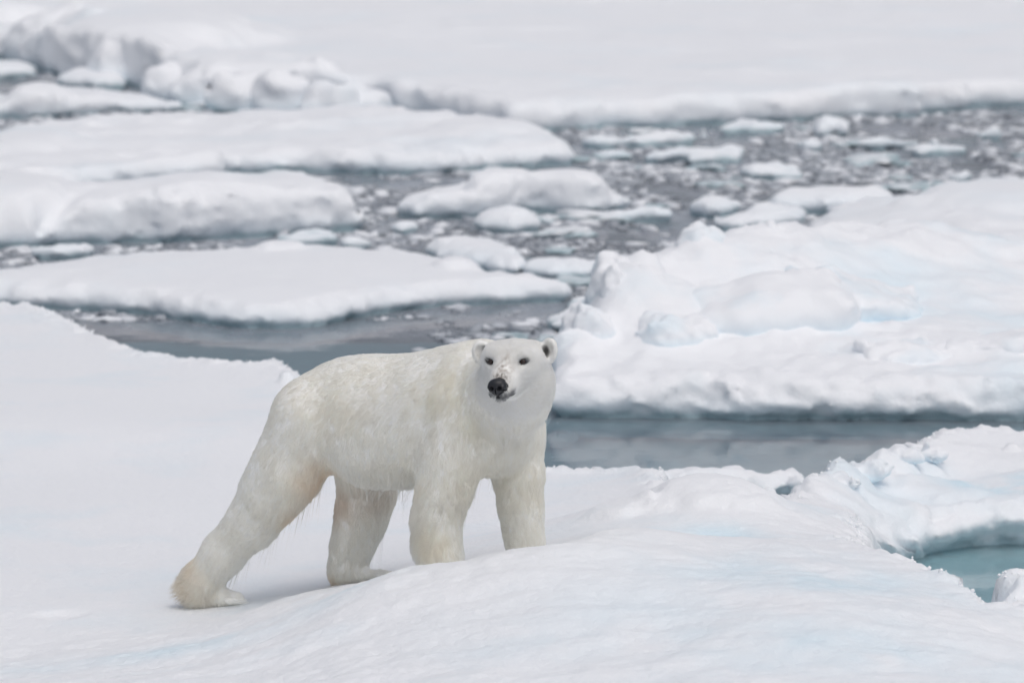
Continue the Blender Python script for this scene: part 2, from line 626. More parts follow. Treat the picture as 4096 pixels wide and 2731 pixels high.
make_floe("ice_floe", "long thin strip of crumbly ice between the smooth floe and the big hummock",
          [(1200, 600), (1260, 592), (1330, 598), (1400, 588), (1450, 584), (1510, 592), (1500, 606), (1440, 612), (1380, 616), (1330, 622), (1260, 622), (1210, 616)], 0.10, res=0.035,
          edge=0.09, ledge=0.25, wall=0.06, dome=.05, seed=19, lumps=.08)
make_floe("ice_floe", "wide floe with a low rugged mound in the centre channel",
          [(895, 468), (940, 445), (1010, 430), (1060, 422), (1110, 402), (1200, 398), (1290, 392), (1370, 405), (1410, 425), (1420, 438), (1465, 450), (1440, 460), (1330, 466), (1200, 462), (1080, 472), (960, 476)], 0.14,
          res=0.04, edge=0.10, ledge=0.4, wall=0.06, dome=.10, seed=20, lumps=.06, bumps=[(1175, 400, .2, .45, .7, .26), (1290, 402, .2, .55, .7, .24), (1050, 440, .15, .4, .5, .14)])
make_floe("ice_block", "smooth dome of ice in front of the rugged mound floe in the centre channel",
          [(1080, 492), (1100, 482), (1160, 476), (1220, 480), (1250, 492), (1245, 506), (1180, 514), (1110, 510)], 0.12, res=0.035, edge=0.03, ledge=0.15, wall=0.03, dome=.18, dome_w=.35,
          seed=21, category="ice block", mat=None)
make_floe("ice_block", "small low lump left of the smooth ice dome in the centre channel",
          [(888, 512), (905, 502), (935, 498), (968, 506), (965, 516), (920, 520)], 0.10, res=0.035, edge=0.05, ledge=0.12, wall=0.04, dome=.08, seed=22, category="ice block")
make_floe("ice_floe", "small grey slushy floe at the front corner of the thick rounded floe",
          [(625, 538), (660, 528), (720, 522), (780, 530), (775, 548), (700, 552), (640, 550)], 0.08, res=0.04, edge=0.06, ledge=0.15, wall=0.05, seed=23)
make_floe("ice_floe", "floe with a low white mound in the right hand channel",
          [(1745, 448), (1790, 425), (1850, 410), (1930, 406), (2000, 412), (2050, 418), (2068, 432), (2040, 448), (1980, 456), (1900, 464), (1800, 462)], 0.15, res=0.04, edge=0.07, ledge=0.4,
          wall=0.05, dome=.12, seed=24, bumps=[(1890, 412, .2, .6, .7, .28), (2035, 422, .15, .15, .3, .16)])
make_floe("ice_floe", "long thin flat floe at the upper right with a bright top",
          [(1798, 328), (1850, 312), (1940, 310), (2020, 306), (2090, 308), (2150, 304), (2166, 318), (2130, 326), (2020, 330), (1900, 336), (1820, 336)], 0.16, res=0.045, edge=0.07,
          ledge=0.3, wall=0.05, dome=.04, seed=25)
make_floe("ice_block", "single boxy ice block close under the far floe edge at the upper right",
          [(1860, 284), (1880, 272), (1920, 268), (1950, 274), (1954, 288), (1920, 293), (1875, 292)], 0.18, res=0.045, edge=0.04, ledge=0.15, wall=0.05, dome=.12, seed=26, category="ice block")
make_floe("ice_floe", "rubble floe with two pointed white peaks below the far floe edge",
          [(1312, 312), (1370, 302), (1430, 292), (1500, 288), (1580, 288), (1640, 298), (1648, 306), (1560, 314), (1450, 318), (1350, 320)], 0.12, res=0.045, edge=0.09, ledge=0.3, wall=0.07, lumps=.08,
          dome=.05, seed=27, bumps=[(1465, 272, .15, .22, .35, .26), (1545, 266, .15, .34, .45, .36), (1620, 288, .15, .2, .4, .14)])
make_floe("ice_floe", "pale floe cut by the right edge at the upper right",
          [(2200, 302), (2240, 292), (2300, 280), (2360, 276), (2460, 280), (2470, 304), (2360, 309), (2240, 310)], 0.16, res=0.045, edge=0.07, ledge=0.3, wall=0.06, dome=.12, seed=28)
for k, (nm, pts, zz) in enumerate([
        ("flat broken floe strip below the two pointed peaks", [(1475, 352), (1540, 342), (1620, 342), (1710, 340), (1700, 354), (1640, 364), (1590, 368), (1560, 358), (1490, 362)], .08),
        ("short thin floe strip left of the flat broken strip below the peaks", [(1335, 344), (1390, 338), (1460, 342), (1450, 354), (1370, 356)], .08),
        ("dull grey floe strip between the peaked rubble and the boxy block", [(1645, 284), (1700, 276), (1780, 280), (1800, 290), (1740, 296), (1660, 296)], .08),
        ("low crumbly floe just below left of the mounded right channel floe", [(1575, 456), (1600, 444), (1650, 448), (1700, 460), (1690, 474), (1620, 478), (1580, 472)], .12),
        ("wide crumbled floe right above the hummock's horn tips", [(1640, 492), (1700, 480), (1780, 470), (1850, 472), (1868, 482), (1830, 494), (1760, 502), (1700, 510), (1650, 504)], .12),
        ("thin pale strip between the mounded floe and the right back snowfield", [(1900, 476), (1980, 466), (2060, 460), (2080, 466), (2020, 478), (1950, 486), (1905, 486)], .10),
        ("long thin strip of rotten ice right of the smooth dome", [(1375, 486), (1420, 476), (1480, 484), (1560, 480), (1600, 488), (1540, 494), (1450, 496), (1390, 496)], .08),
        ("humped lump left beside the right back snowfield", [(2142, 430), (2160, 414), (2200, 406), (2235, 412), (2240, 428), (2200, 440), (2155, 440)], .15),
        ("small lump above the humped lump by the right back snowfield", [(2172, 398), (2195, 386), (2230, 384), (2245, 394), (2220, 402), (2185, 403)], .12),
        ("thin grey strip right below the bright long thin floe", [(2085, 340), (2130, 330), (2210, 332), (2225, 340), (2170, 346), (2110, 348)], .07),
        ("pale film of broken ice between the two channel mounds", [(1705, 392), (1760, 382), (1840, 386), (1850, 398), (1780, 404), (1720, 402)], .07),
        ("short crumbly strip behind the rugged mound floe", [(1060, 398), (1100, 384), (1170, 380), (1180, 392), (1130, 404), (1080, 406)], .09),
        ("ragged slush floe against the hummock's left foot", [(1240, 730), (1290, 712), (1350, 690), (1370, 700), (1345, 730), (1310, 748), (1262, 745)], .08),
        ("thin slush floe above the ragged one by the hummock's left foot", [(1290, 696), (1330, 684), (1375, 668), (1380, 680), (1350, 692), (1310, 704)], .06),
        ("ice lumps in a row at the back rim of the smooth floe's left part", [(60, 575), (110, 560), (170, 558), (200, 548), (225, 560), (190, 572), (120, 580)], .10),
        ("small lump of ice nearer the middle of the smooth floe's back rim", [(760, 548), (780, 540), (820, 542), (850, 552), (800, 558)], .10)]):
    make_floe("ice_floe", nm, pts, zz, res=0.04, edge=0.09, ledge=0.2, wall=0.055, dome=.04, seed=40 + k, lumps=.05, rnd=.07)

# back snowfield on the right, behind the hummock
make_floe("ice_floe", "sloping snowfield behind the big hummock at the right edge",
          [(1905, 522), (1950, 505), (2000, 495), (2060, 480), (2100, 474), (2160, 476), (2200, 466), (2230, 436), (2270, 418), (2352, 412), (2600, 405)], 0.30,
          world_pts=[(8.5, 50), (8.5, 43.5), (1.9, 44)], res=0.06, vres=.04, rough=.04, rough_s=1.2, edge=.14, ledge=.4, wall=.07, dome=.08, lumps=.08, seed=60,
          bumps=[(2300, 430, .35, .9, 1.2, .2), (2220, 480, .3, .5, .6, .08)])

# the big hummock floe on the right
hum = []
CREST = [(1280, 800, 39.6), (1300, 780, 39.8), (1335, 742, 40.2), (1362, 690, 40.5), (1392, 655, 40.6), (1405, 622, 40.6), (1450, 617, 40.8),
         (1485, 622, 41.0), (1500, 594, 41.2), (1552, 572, 41.4), (1582, 552, 41.4), (1602, 528, 41.4), (1642, 549, 41.5), (1700, 534, 41.7), (1768, 524, 41.9),
         (1850, 541, 42.1), (1905, 536, 42.3), (1980, 528, 42.5), (2100, 540, 42.6), (2250, 548, 43.0), (2400, 550, 43.5)]
for x, y, Yd in CREST + [
        (1400, 700, 40.2), (1450, 770, 39.9), (1560, 650, 40.85), (1640, 600, 41.1), (1760, 590, 41.3), (1850, 620, 41.4), (2000, 620, 41.6), (2150, 640, 41.7), (2350, 640, 42.0),
        (1380, 810, 39.7), (1500, 808, 39.65), (1620, 800, 39.7), (1750, 810, 39.7), (1900, 800, 39.8), (2000, 740, 40.5), (2150, 740, 40.6), (2352, 760, 40.5),
        (2000, 800, 39.8), (2150, 790, 39.9), (2352, 800, 39.9), (1300, 845, 39.2), (1500, 845, 39.2), (1700, 848, 39.15), (1900, 845, 39.2), (2100, 848, 39.15), (2352, 850, 39.1)]:
    hum.append(at_y(x * DS, y * DS, Yd))
for x, y in [(1.4, 43.6), (2.5, 44.8), (4.0, 45.3), (6.0, 45.3), (8.0, 45.0), (7.5, 41.0), (7.5, 39.2)]:
    hum.append((x, y, 0.35))
make_floe("ice_floe", "big blue tinged ice hummock floe right of the bear with a jagged horned crest",
          [], 0.30, controls=hum,
          world_pts=[tuple(at_y(x * DS, 905 * DS, Yd)[:2]) for x, Yd in [(1255, 38.85), (1400, 38.8), (1600, 38.75), (1800, 38.7), (2000, 38.7), (2352, 38.65), (2700, 38.7)]]
          + [(8.2, 41), (8.2, 45.6), (3.0, 45.6)] + [(q[0] - .02, q[1] + .28) for q in [at_y(x * DS, y * DS, Yd) for x, y, Yd in CREST[::-1]] if q[0] < 3.0],
          res=0.036, vres=.03, rough=.042, rough_s=2.2, edge=.05, edge_s=2.6, ledge=.25, wall=.09, rnd=.10, lumps=.085, seed=61, notch=.09, crest=.06, mat=snow_material("hummock_snow", bump=.5, blue_amt=.7, scale=.7))
hummock = [o for o in C.objects if o.name.startswith("ice_floe")][-1]


def ice_slab(name, px, py, Yd, size, rot, seed, parent=None, mat=None, rough=0.05, power=3.2, label=None, cat=None, group=None, zoff=0.0, res=None, pzr=1.8):
    """rough block of ice grown as a superellipsoid, centre given by a pixel and a distance"""
    c = at_y(px * DS, py * DS, Yd) + np.array([0, 0, zoff])
    sx, sy, sz = size
    res = res or max(min(size) / 9, 0.018)
    R = max(size) * 1.45
    g = np.arange(-R, R + res, res)
    X, Y, Z = np.meshgrid(g, g, g, indexing='ij')
    P = np.stack([X.ravel(), Y.ravel(), Z.ravel()], 1)
    from mathutils import Euler
    M = np.array(Euler([math.radians(a) for a in rot]).to_matrix())
    Lp = P @ M
    q = (np.abs(Lp[:, 0] / sx) ** power + np.abs(Lp[:, 1] / sy) ** power + np.abs(Lp[:, 2] / sz) ** power) ** (1 / power)
    d = (q - 1) * min(size)
    nm = np.abs(d) < 0.3
    d[nm] -= fbm(P[nm] * pzr * .8 / max(size), 3, seed, gain=.42) * rough * 1.3 + fbm(P[nm] * 9, 3, seed + 5) * .008
    V, Q = surface_nets(d.reshape(X.shape).astype(np.float32), (g[0],) * 3, res)
    o = link_mesh(name, V + c, Q, mat or M_block, parent)
    set_attr(o, "ice", np.clip(sstep(0.6 * sz, -0.8 * sz, V[:, 2]) * 0.75, 0, 1))
    if label:
        tag(o, label, cat, group)
    return o


SLABS = [(1765, 738, 40.4, (.62, .40, .27), (16, -9, 14), 1),
         (1480, 705, 40.7, (.24, .30, .34), (12, -20, -12), 3), (1400, 695, 40.65, (.16, .3, .30), (4, 18, 6), 4), (1445, 668, 40.95, (.26, .2, .22), (0, 10, 0), 12),
         (1550, 775, 39.9, (.26, .20, .14), (4, 8, 20), 5), (1605, 606, 41.5, (.22, .24, .26), (0, 28, 0), 6), (1345, 770, 40.0, (.17, .2, .18), (0, 25, 10), 13),
         (1770, 558, 42.0, (.10, .12, .14), (0, 30, 0), 14), (1960, 700, 40.9, (.5, .42, .16), (8, 14, 10), 9),
         (2090, 836, 39.6, (.36, .25, .14), (8, 6, 30), 10), (2290, 820, 39.8, (.42, .25, .15), (0, -10, 12), 11)]
for a in SLABS:
    ice_slab("ice_block", *a[:5], seed=100 + a[5], parent=hummock, rough=.034, power=4.2)
# tumbled boulders of the pressure ridge, frozen into the far floe
farfloe = next(o for o in C.objects if o.get("label", "").startswith("huge snow"))
for j, (px, py, Yd, sz_, rot) in enumerate([(45, 78, 66.5, (.85, .7, .55), (10, 10, 20)), (140, 85, 64.5, (.6, .5, .55), (0, -20, 10)), (215, 95, 64.0, (.55, .5, .6), (0, 25, 0)), (290, 130, 62, (.45, .4, .4), (0, 10, 30)),
        (405, 60, 70, (.7, .6, .35), (0, -6, 10)), (470, 80, 69, (.6, .5, .25), (0, 4, 0)), (350, 105, 65, (.6, .5, .4), (10, 0, 40)), (400, 175, 60.0, (.35, .3, .3), (0, 20, 0)), (480, 180, 59.5, (.4, .3, .32), (0, -20, 0)),
        (570, 190, 59.0, (.42, .3, .28), (10, 12, 0)), (655, 195, 58.8, (.38, .3, .3), (0, 30, 20)), (720, 165, 60.0, (.32, .3, .34), (0, -25, 0)), (760, 205, 58.4, (.3, .26, .26), (0, 15, 0)), (520, 130, 62.5, (.5, .4, .25), (0, 10, 0)),
        (610, 150, 61.5, (.4, .35, .28), (0, -10, 0)), (830, 200, 58.6, (.32, .26, .2), (0, 10, 0)), (230, 40, 72, (.9, .7, .5), (0, 15, 0)), (100, 20, 74, (1.0, .8, .6), (0, -10, 0))]):
    ice_slab("ice_boulder", px, py, Yd, sz_, rot, seed=200 + j, parent=farfloe, rough=.05, power=2.4, mat=M_far, res=.05, zoff=-.18)

# ------------------------------------------------------------------ the bear's floe: ground heights from control points
g = []
def gz(x, y, z):
    g.append(at_z(x, y, z))
def gy(x, y, Yd):
    g.append(at_y(x, y, Yd))
# rim and plateau on the left
for p in [(-500, 1200, .36), (0, 1213, .38), (150, 1218, .38), (300, 1290, .37), (450, 1335, .36), (600, 1402, .36), (900, 1432, .36), (1130, 1425, .38),
          (1250, 1492, .36), (1600, 1620, .37), (2000, 1780, .37), (0, 1500, .37), (500, 1560, .37), (900, 1600, .36), (0, 1715, .365), (600, 1740, .365), (950, 1750, .365),
          (0, 1790, .325), (600, 1810, .32), (-500, 1700, .34), (0, 2050, .31), (500, 2050, .31), (-600, 2300, .30), (0, 2330, .30), (300, 2430, .30), (-600, 2600, .3)]:
    gz(*p)
# under the bear
for p in [(640, 2440, 30.35), (760, 2432, 30.38), (930, 2425, 30.25), (1300, 2345, 30.35), (1500, 2325, 30.20), (1770, 2322, 29.55), (1880, 2330, 29.4), (2080, 2272, 29.70), (2150, 2275, 29.55)]:
    gy(*p)
# near crest
for p in [(0, 2660, 29.3), (200, 2640, 29.2), (450, 2590, 29.4), (700, 2515, 29.7), (850, 2472, 29.85), (1000, 2437, 29.95), (1150, 2392, 29.75), (1300, 2368, 29.65), (1420, 2345, 29.5), (1600, 2300, 29.2), (1730, 2264, 29.1),
          (1860, 2244, 29.05), (2000, 2220, 29.1), (2170, 2196, 29.15), (2300, 2165, 29.35), (2420, 2120, 29.7), (2550, 2100, 29.9)]:
    gy(*p)
# foreground slope
for p in [(-300, 2731, 28.3), (200, 2731, 28.2), (600, 2731, 27.9), (1000, 2731, 27.6), (1750, 2731, 27.0), (2500, 2731, 26.8), (3000, 2731, 26.7), (4000, 2731, 26.9), (4600, 2731, 27.2),
          (900, 2600, 28.6), (1500, 2520, 28.2), (2100, 2450, 28.0), (2700, 2400, 28.1), (3300, 2450, 27.8), (2900, 2250, 28.9), (3200, 2200, 29.3), (2700, 2180, 29.2)]:
    gy(*p)
for x, y, z in [(-3, 25, .35), (0, 25, .45), (3, 25, .5), (5, 26, .5)]:
    g.append((x, y, z))
# back on the right of the bear
for p in [(2200, 1880, .38), (2450, 1888, .38), (2250, 2010, .40), (2300, 2080, .46), (2450, 1980, .42)]:
    gz(*p)
# lump and saddle
for p in [(2620, 2110, 30.1), (2800, 2125, 30.1), (3050, 2110, 30.2), (2640, 2010, 30.9), (2700, 1960, 31.0), (2850, 1925, 31.2), (2980, 1945, 31.2), (3090, 1990, 31.4),
          (2850, 2030, 30.7), (3000, 2040, 30.7), (3150, 2000, 31.6), (3300, 2080, 30.9), (3400, 2130, 30.6)]:
    gy(*p)
# right mound
for p in [(3180, 1962, 33.2), (3260, 1940, 33.5), (3400, 1892, 34.0), (3500, 1868, 34.5), (3650, 1832, 35.0), (3750, 1797, 35.4), (3850, 1784, 35.5), (3970, 1790, 35.6), (4096, 1800, 35.6), (4400, 1810, 35.6),
          (3500, 1980, 34.0), (3700, 1915, 34.7), (3850, 1880, 35.0), (4096, 1865, 35.0), (3450, 2050, 33.3)]:
    gy(*p)
# shelf with the grey face, its rim
for p in [(3500, 2085, 33.3), (3640, 2040, 33.75), (3800, 2010, 34.0), (3950, 1998, 34.05), (4096, 1995, 34.1), (4300, 1990, 34.1), (4000, 1950, 34.4)]:
    gy(*p)
GROUND = TPS(g, lam=0.0006)
CHAN = [at_y(x, y, Yd)[:2] for x, y, Yd in [(3450, 2130, 32.9), (3540, 2130, 33.2), (3660, 2110, 33.5), (3800, 2080, 33.75), (3950, 2060, 33.85), (4096, 2055, 33.9), (4700, 2055, 34.0),
                                           (4700, 2300, 29.2), (4096, 2290, 29.3), (4010, 2300, 29.2), (3995, 2400, 28.6), (3985, 2430, 28.5), (3900, 2360, 28.8), (3860, 2345, 28.9), (3800, 2300, 29.1), (3765, 2290, 29.2),
                                           (3700, 2240, 29.4), (3620, 2205, 29.6), (3560, 2170, 29.8), (3500, 2165, 29.9), (3480, 2135, 30.1)]]
RIM = [at_z(x, y, .38)[:2] for x, y in [(-900, 1190), (-400, 1200), (0, 1206), (150, 1212), (230, 1238), (300, 1282), (420, 1322), (520, 1368), (600, 1398), (760, 1408), (900, 1428), (1000, 1440), (1090, 1430), (1135, 1412), (1165, 1450),
                                        (1250, 1487), (1700, 1620), (2000, 1760), (2200, 1862), (2350, 1868), (2560, 1880), (2650, 1890)]]
RIM += [at_y(x, y, Yd)[:2] for x, y, Yd in [(2720, 1910, 33.2), (2850, 1925, 32.3), (3080, 1950, 32.5), (3180, 1950, 33.6), (3400, 1885, 34.5), (3500, 1830, 35.0), (3650, 1785, 35.5), (3740, 1735, 36.0), (3960, 1725, 36.3), (4150, 1740, 36.3), (4800, 1760, 36.3)]]
RIM += [(5.6, 30), (5.6, 24.0), (-5, 24.0), (-6.6, 30)]
FLOE_POLYS.append(np.array(RIM))


def ground_z(x, y):
    x = np.asarray(x, float)
    y = np.asarray(y, float)
    return GROUND(x, y)


def bear_floe():
    xs = np.arange(-5.6, 5.6, 0.021)
    ys = np.concatenate([np.arange(24.2, 31.8, 0.021), np.arange(31.8, 43.2, 0.034)])
    X, Y = np.meshgrid(xs, ys, indexing='ij')
    sh = X.shape
    P2 = np.stack([X.ravel(), Y.ravel(), np.zeros(X.size)], 1)
    h = np.clip(GROUND(X, Y), 0.15, 1.3)
    near = sstep(30.3, 29.2, Y)
    right = sstep(0.6, 1.4, X)
    rough = 0.25 + 0.75 * np.maximum(near, right)
    paw = np.exp(-(((X + 1.2) / 1.0) ** 2 + ((Y - 30.3) / 0.7) ** 2))
    h += fbm(P2 * 0.9, 5, 5).reshape(sh) * 0.030 * rough * (1 - .7 * paw)
    h += billow(P2 * np.array([2.6, 2.0, 1]), 3, 8).reshape(sh) * 0.007 * rough
    h += fbm(P2 * 6, 3, 28).reshape(sh) * 0.0035 * (0.3 + rough)
    h += np.maximum(billow(P2 * np.array([8, 8, 1]), 3, 131), 0).reshape(sh) * 0.007 * sstep(0, .5, fbm(P2 * .8, 2, 133)).reshape(sh) * (.3 + rough)
    h += fbm(P2 * np.array([22, 22, 1]), 2, 31).reshape(sh) * 0.0022 * (0.5 + rough)
    h += fbm(P2 * np.array([1.5, 3.2, 1]), 4, 55).reshape(sh) * 0.016 * np.maximum(near, right * .8)
    # hollow under the lump in front of the saddle
    c = at_y(2830, 2118, 30.0)
    h -= 0.055 * np.exp(-(((X - c[0]) / .38) ** 2 + ((Y - c[1] - .05) / .28) ** 2))
    # old paw print on the left
    c = at_z(240, 2450, .3)
    h -= 0.022 * np.exp(-(((X - c[0]) / .15) ** 2 + ((Y - c[1]) / .09) ** 2) ** 2)
    # rubble mounds on the right
    for (px, py, Yd, rx, ry, hh) in [(3400, 1895, 34.0, .14, .2, .05), (3590, 1812, 34.7, .15, .16, .07), (3690, 1790, 34.9, .16, .2, .04), (3350, 1960, 33.5, .22, .25, .04), (3560, 1930, 33.8, .25, .25, .05),
                                     (3760, 1900, 34.3, .3, .3, .05), (4050, 1745, 35.6, .05, .06, .04), (3800, 2290, 28.95, .09, .12, .05), (4080, 2345, 28.9, .18, .2, .10), (1143, 1425, 38.2, .06, .07, .07),
                                     (3080, 1975, 31.3, .045, .05, .05), (2850, 2010, 30.95, .40, .34, .05), (2470, 2040, 30.9, .2, .2, .05)]:
        c = at_y(px, py, Yd)
        q = np.sqrt(((X - c[0]) / rx) ** 2 + ((Y - c[1]) / ry) ** 2) + 0.25 * pnoise(P2 * 7, 77).reshape(sh)
        h += hh * (1 - sstep(0.55, 1.15, q))
    # drop to the sea outside the rim and in the open channel on the right
    d = poly_sd(X, Y, RIM)
    d = d + fbm(P2 * 3.2, 3, 91).reshape(sh) * 0.06 + fbm(P2 * 13, 3, 92).reshape(sh) * 0.03
    dc = -poly_sd(X, Y, CHAN)
    nearside = sstep(32.2, 31.0, Y)
    dc = dc + fbm(P2 * 4.5, 3, 93).reshape(sh) * 0.07 + fbm(P2 * 16, 2, 94).reshape(sh) * 0.03 * nearside
    crest = np.exp(-((d + 0.10) / 0.10) ** 2) * billow(P2 * 6.5, 3, 95).reshape(sh) * 0.05
    h += crest
    dd = np.maximum(d, dc)
    crestc = np.exp(-((dc + 0.10) / 0.10) ** 2) * billow(P2 * 7.5, 3, 96).reshape(sh) * 0.035
    h += crestc
    k = np.where((Y > 32.3) & (dc > d), sstep(-0.02, 0.30, dd), sstep(-0.02, 0.10, dd))
    shelf = -0.16 + .06 * sstep(2.3, 2.9, X) * (dc > d) - 0.55 * sstep(0.1, 1.3, dd) * (1 - .75 * sstep(2.35, 3.1, X) * (dc > d)) + 0.05 * fbm(P2 * 1.6, 3, 97).reshape(sh)
    # open shallow ledge of blue ice in the channel
    h = h * (1 - k) + shelf * k
    lip = sstep(-0.16, 0.0, dd) * (1 - k) * 0.05
    h -= lip
    V = np.stack([X.ravel(), Y.ravel(), h.ravel()], 1)
    far = ((Y > 32.3) & (dc > d)).ravel()
    V[:, 1] += far * .30 * (sstep(.03, .16, dd) * (1 - sstep(.45, 1.2, dd))).ravel()      # the far bank of the channel is undercut
    # lateral crumble so that rims are not a clean height field
    w = (np.exp(-((dd.ravel() + .08) / 0.10) ** 2))[:, None]
    V[:, :2] += w * np.stack([pnoise(V * 11, 201), pnoise(V * 11, 202)], 1) * 0.035
    nx, ny = sh
    I = np.arange(nx * ny).reshape(sh)
    Q = np.stack([I[:-1, :-1].ravel(), I[1:, :-1].ravel(), I[1:, 1:].ravel(), I[:-1, 1:].ravel()], 1)
    # close underneath so that it is a solid
    o = link_mesh("ice_floe", V, Q, M_near)
    ice = np.zeros(len(V))
    for (px, py, Yd, rx, ry, s) in [(2800, 2125, 30.05, .42, .25, .85), (3300, 2330, 28.6, .9, .7, .38), (2900, 2500, 27.7, 1.2, .8, .22), (1450, 2400, 29.0, .25, .16, .35), (3350, 2620, 27.2, 1.0, .4, .35),
                                    (3560, 1960, 33.9, .7, .5, .25), (700, 2600, 28.9, .9, .25, .35), (4060, 1940, 34.5, .5, .35, .9), (2350, 2650, 27.5, .8, .25, .25), (3000, 2230, 29.0, .7, .3, .2)]:
        c = at_y(px, py, Yd)
        q = ((V[:, 0] - c[0]) / rx) ** 2 + ((V[:, 1] - c[1]) / ry) ** 2
        ice = np.maximum(ice, s * np.exp(-q))
    ice *= 1.5 * np.clip(0.75 + 0.9 * fbm(V * 1.9, 3, 300), 0.1, 1.3)
    set_attr(o, "ice", np.clip(ice, 0, 1))
    tag(o, "foreground snow covered floe that the polar bear is standing on", "ice floe")
    return o, V, dd.ravel(), h


floe0, FV, FD, FH = bear_floe()

for j, (px, py, Yd, sz_, rot) in enumerate([(3590, 1812, 34.75, (.17, .11, .055), (4, -14, 6)), (3470, 1868, 34.2, (.13, .12, .06), (0, -10, 0)), (3330, 1925, 33.7, (.14, .12, .05), (0, -6, 20)),
                                            (3700, 1800, 35.0, (.12, .12, .05), (0, 10, 0))]):
    ice_slab("ice_block", px / DS, py / DS, Yd, sz_, rot, seed=320 + j, parent=floe0, rough=.02, power=3.0, mat=M_near, res=.016, zoff=-.025)

# crumbs of granular snow frozen to the rims of the bear's floe (part of that floe)
def crumbs():
    sel = np.where((FD > -0.09) & (FD < -0.03) & (FV[:, 2] > 0.2) & ~((FV[:, 1] > 32.2) & (np.abs(poly_sd(FV[:, 0], FV[:, 1], CHAN)) < .35)))[0]
    sel = rng.choice(sel, 1800)
    base = FV[sel] + rng.normal(0, .006, (len(sel), 3))
    import itertools
    t = (1 + 5 ** .5) / 2
    iv = np.array([(-1, t, 0), (1, t, 0), (-1, -t, 0), (1, -t, 0), (0, -1, t), (0, 1, t), (0, -1, -t), (0, 1, -t), (t, 0, -1), (t, 0, 1), (-t, 0, -1), (-t, 0, 1)]) / math.sqrt(1 + t * t)
    fc = np.array([(0, 11, 5), (0, 5, 1), (0, 1, 7), (0, 7, 10), (0, 10, 11), (1, 5, 9), (5, 11, 4), (11, 10, 2), (10, 7, 6), (7, 1, 8), (3, 9, 4), (3, 4, 2), (3, 2, 6), (3, 6, 8), (3, 8, 9), (4, 9, 5), (2, 4, 11), (6, 2, 10), (8, 6, 7), (9, 8, 1)])
    r = 0.005 + 0.010 * rng.random(len(sel)) ** 2.2
    V = base[:, None] + iv[None] * r[:, None, None] * (0.75 + .5 * rng.random((len(sel), 12, 1)))
    F = fc[None] + (np.arange(len(sel)) * 12)[:, None, None]
    o = link_mesh("snow_crumbs", V.reshape(-1, 3), F.reshape(-1, 3), plain("loose_snow", (.93, .94, .96), .7), floe0)
    o["kind"] = "stuff"
    return o, iv, fc


crumb, ICO_V, ICO_F = crumbs()

# slab of ice afloat behind the foreground rim
make_floe("ice_floe", "small rough slab afloat at the foreground floe's back edge with a dark wet end",
          [(1440, 1098), (1490, 1080), (1560, 1076), (1640, 1074), (1700, 1070), (1760, 1078), (1820, 1072), (1838, 1080), (1842, 1098), (1800, 1112), (1700, 1124), (1560, 1130), (1450, 1120)], 0.20,
          res=0.022, edge=0.06, edge_s=4, ledge=.15, wall=0.05, rough=.03, rough_s=4, front=.6, seed=70, rnd=.05, lumps=.06, mat=M_near, notch=.1)
for k, (pts, lab) in enumerate([([(1262, 968), (1275, 963), (1298, 965), (1300, 974), (1280, 980), (1264, 978)], "tiny floe in the calm water just right of the bear's shoulder"),
                                ([(2244, 984), (2262, 978), (2282, 980), (2278, 988), (2255, 990)], "tiny floe peeping over the right foreground mound")]):
    make_floe("ice_floe", lab, pts, .05, res=.022, edge=.04, ledge=.08, wall=.03, rough=.01, seed=75 + k, rnd=.03)

# ------------------------------------------------------------------ brash ice between the floes
def floe_clear(x, y):
    d = np.full(x.shape, 9.0)
    for p in FLOE_POLYS:
        d = np.minimum(d, poly_sd(x, y, p))
    return d


def brash_points(n, rr):
    x = rng.uniform(-9, 9, n)
    y = rng.uniform(40.6, 66, n)
    P = np.stack([x, y * .55, np.zeros(n)], 1)
    den = sstep(-0.35, 0.5, fbm(P * 0.8, 4, 400)) * sstep(40.8, 45.5, y + 1.2 * pnoise(P * .5, 401) + sstep(-1.5, .5, x) * 2.2)
    k = (rng.random(n) < den * 0.9 + .02) & ~((y < 43.6) & (x < -0.6) & (rng.random(n) < .985)) & (floe_clear(x, y) > 0.02)
    return x[k], y[k]


def chunk_shape(seed, flat=0.4):
    t = (1 + 5 ** .5) / 2
    import bmesh
    bm = bmesh.new()
    bmesh.ops.create_icosphere(bm, subdivisions=3, radius=1)
    V = np.array([v.co[:] for v in bm.verts])
    F = np.array([[v.index for v in f.verts] for f in bm.faces])
    bm.free()
    d = 1 + 0.6 * fbm(V * 1.3 + seed * 5.1, 4, seed, gain=.6)
    V = V * d[:, None]
    V[:, 2] = np.tanh(V[:, 2] * 1.6) * flat
    return V, F


# about 130 chunks big enough to count
protos = []
x, y = brash_points(5200, None)
n_big = 130
labels_chunk = "small loose white ice chunk drifting in the dark brash water between the floes"
for k in range(n_big):
    s = 0.10 + 0.20 * random.random() ** 1.6
    if k < 7:
        V, F = chunk_shape(500 + k, 0.34)
        o = link_mesh("ice_chunk", V, F, M_far)
        set_attr(o, "ice", np.zeros(len(V)))
        protos.append(o)
    else:
        o = protos[k % 7].copy()
        C.objects.link(o)
    o.location = (x[k], y[k], 0.015)
    o.scale = (s * random.uniform(.8, 1.7), s * random.uniform(.7, 1.2), s * random.uniform(.5, 1.0))
    o.rotation_euler = (0, 0, random.uniform(0, 6.28))
    tag(o, labels_chunk, "ice chunk", "loose ice chunks drifting between the floes")

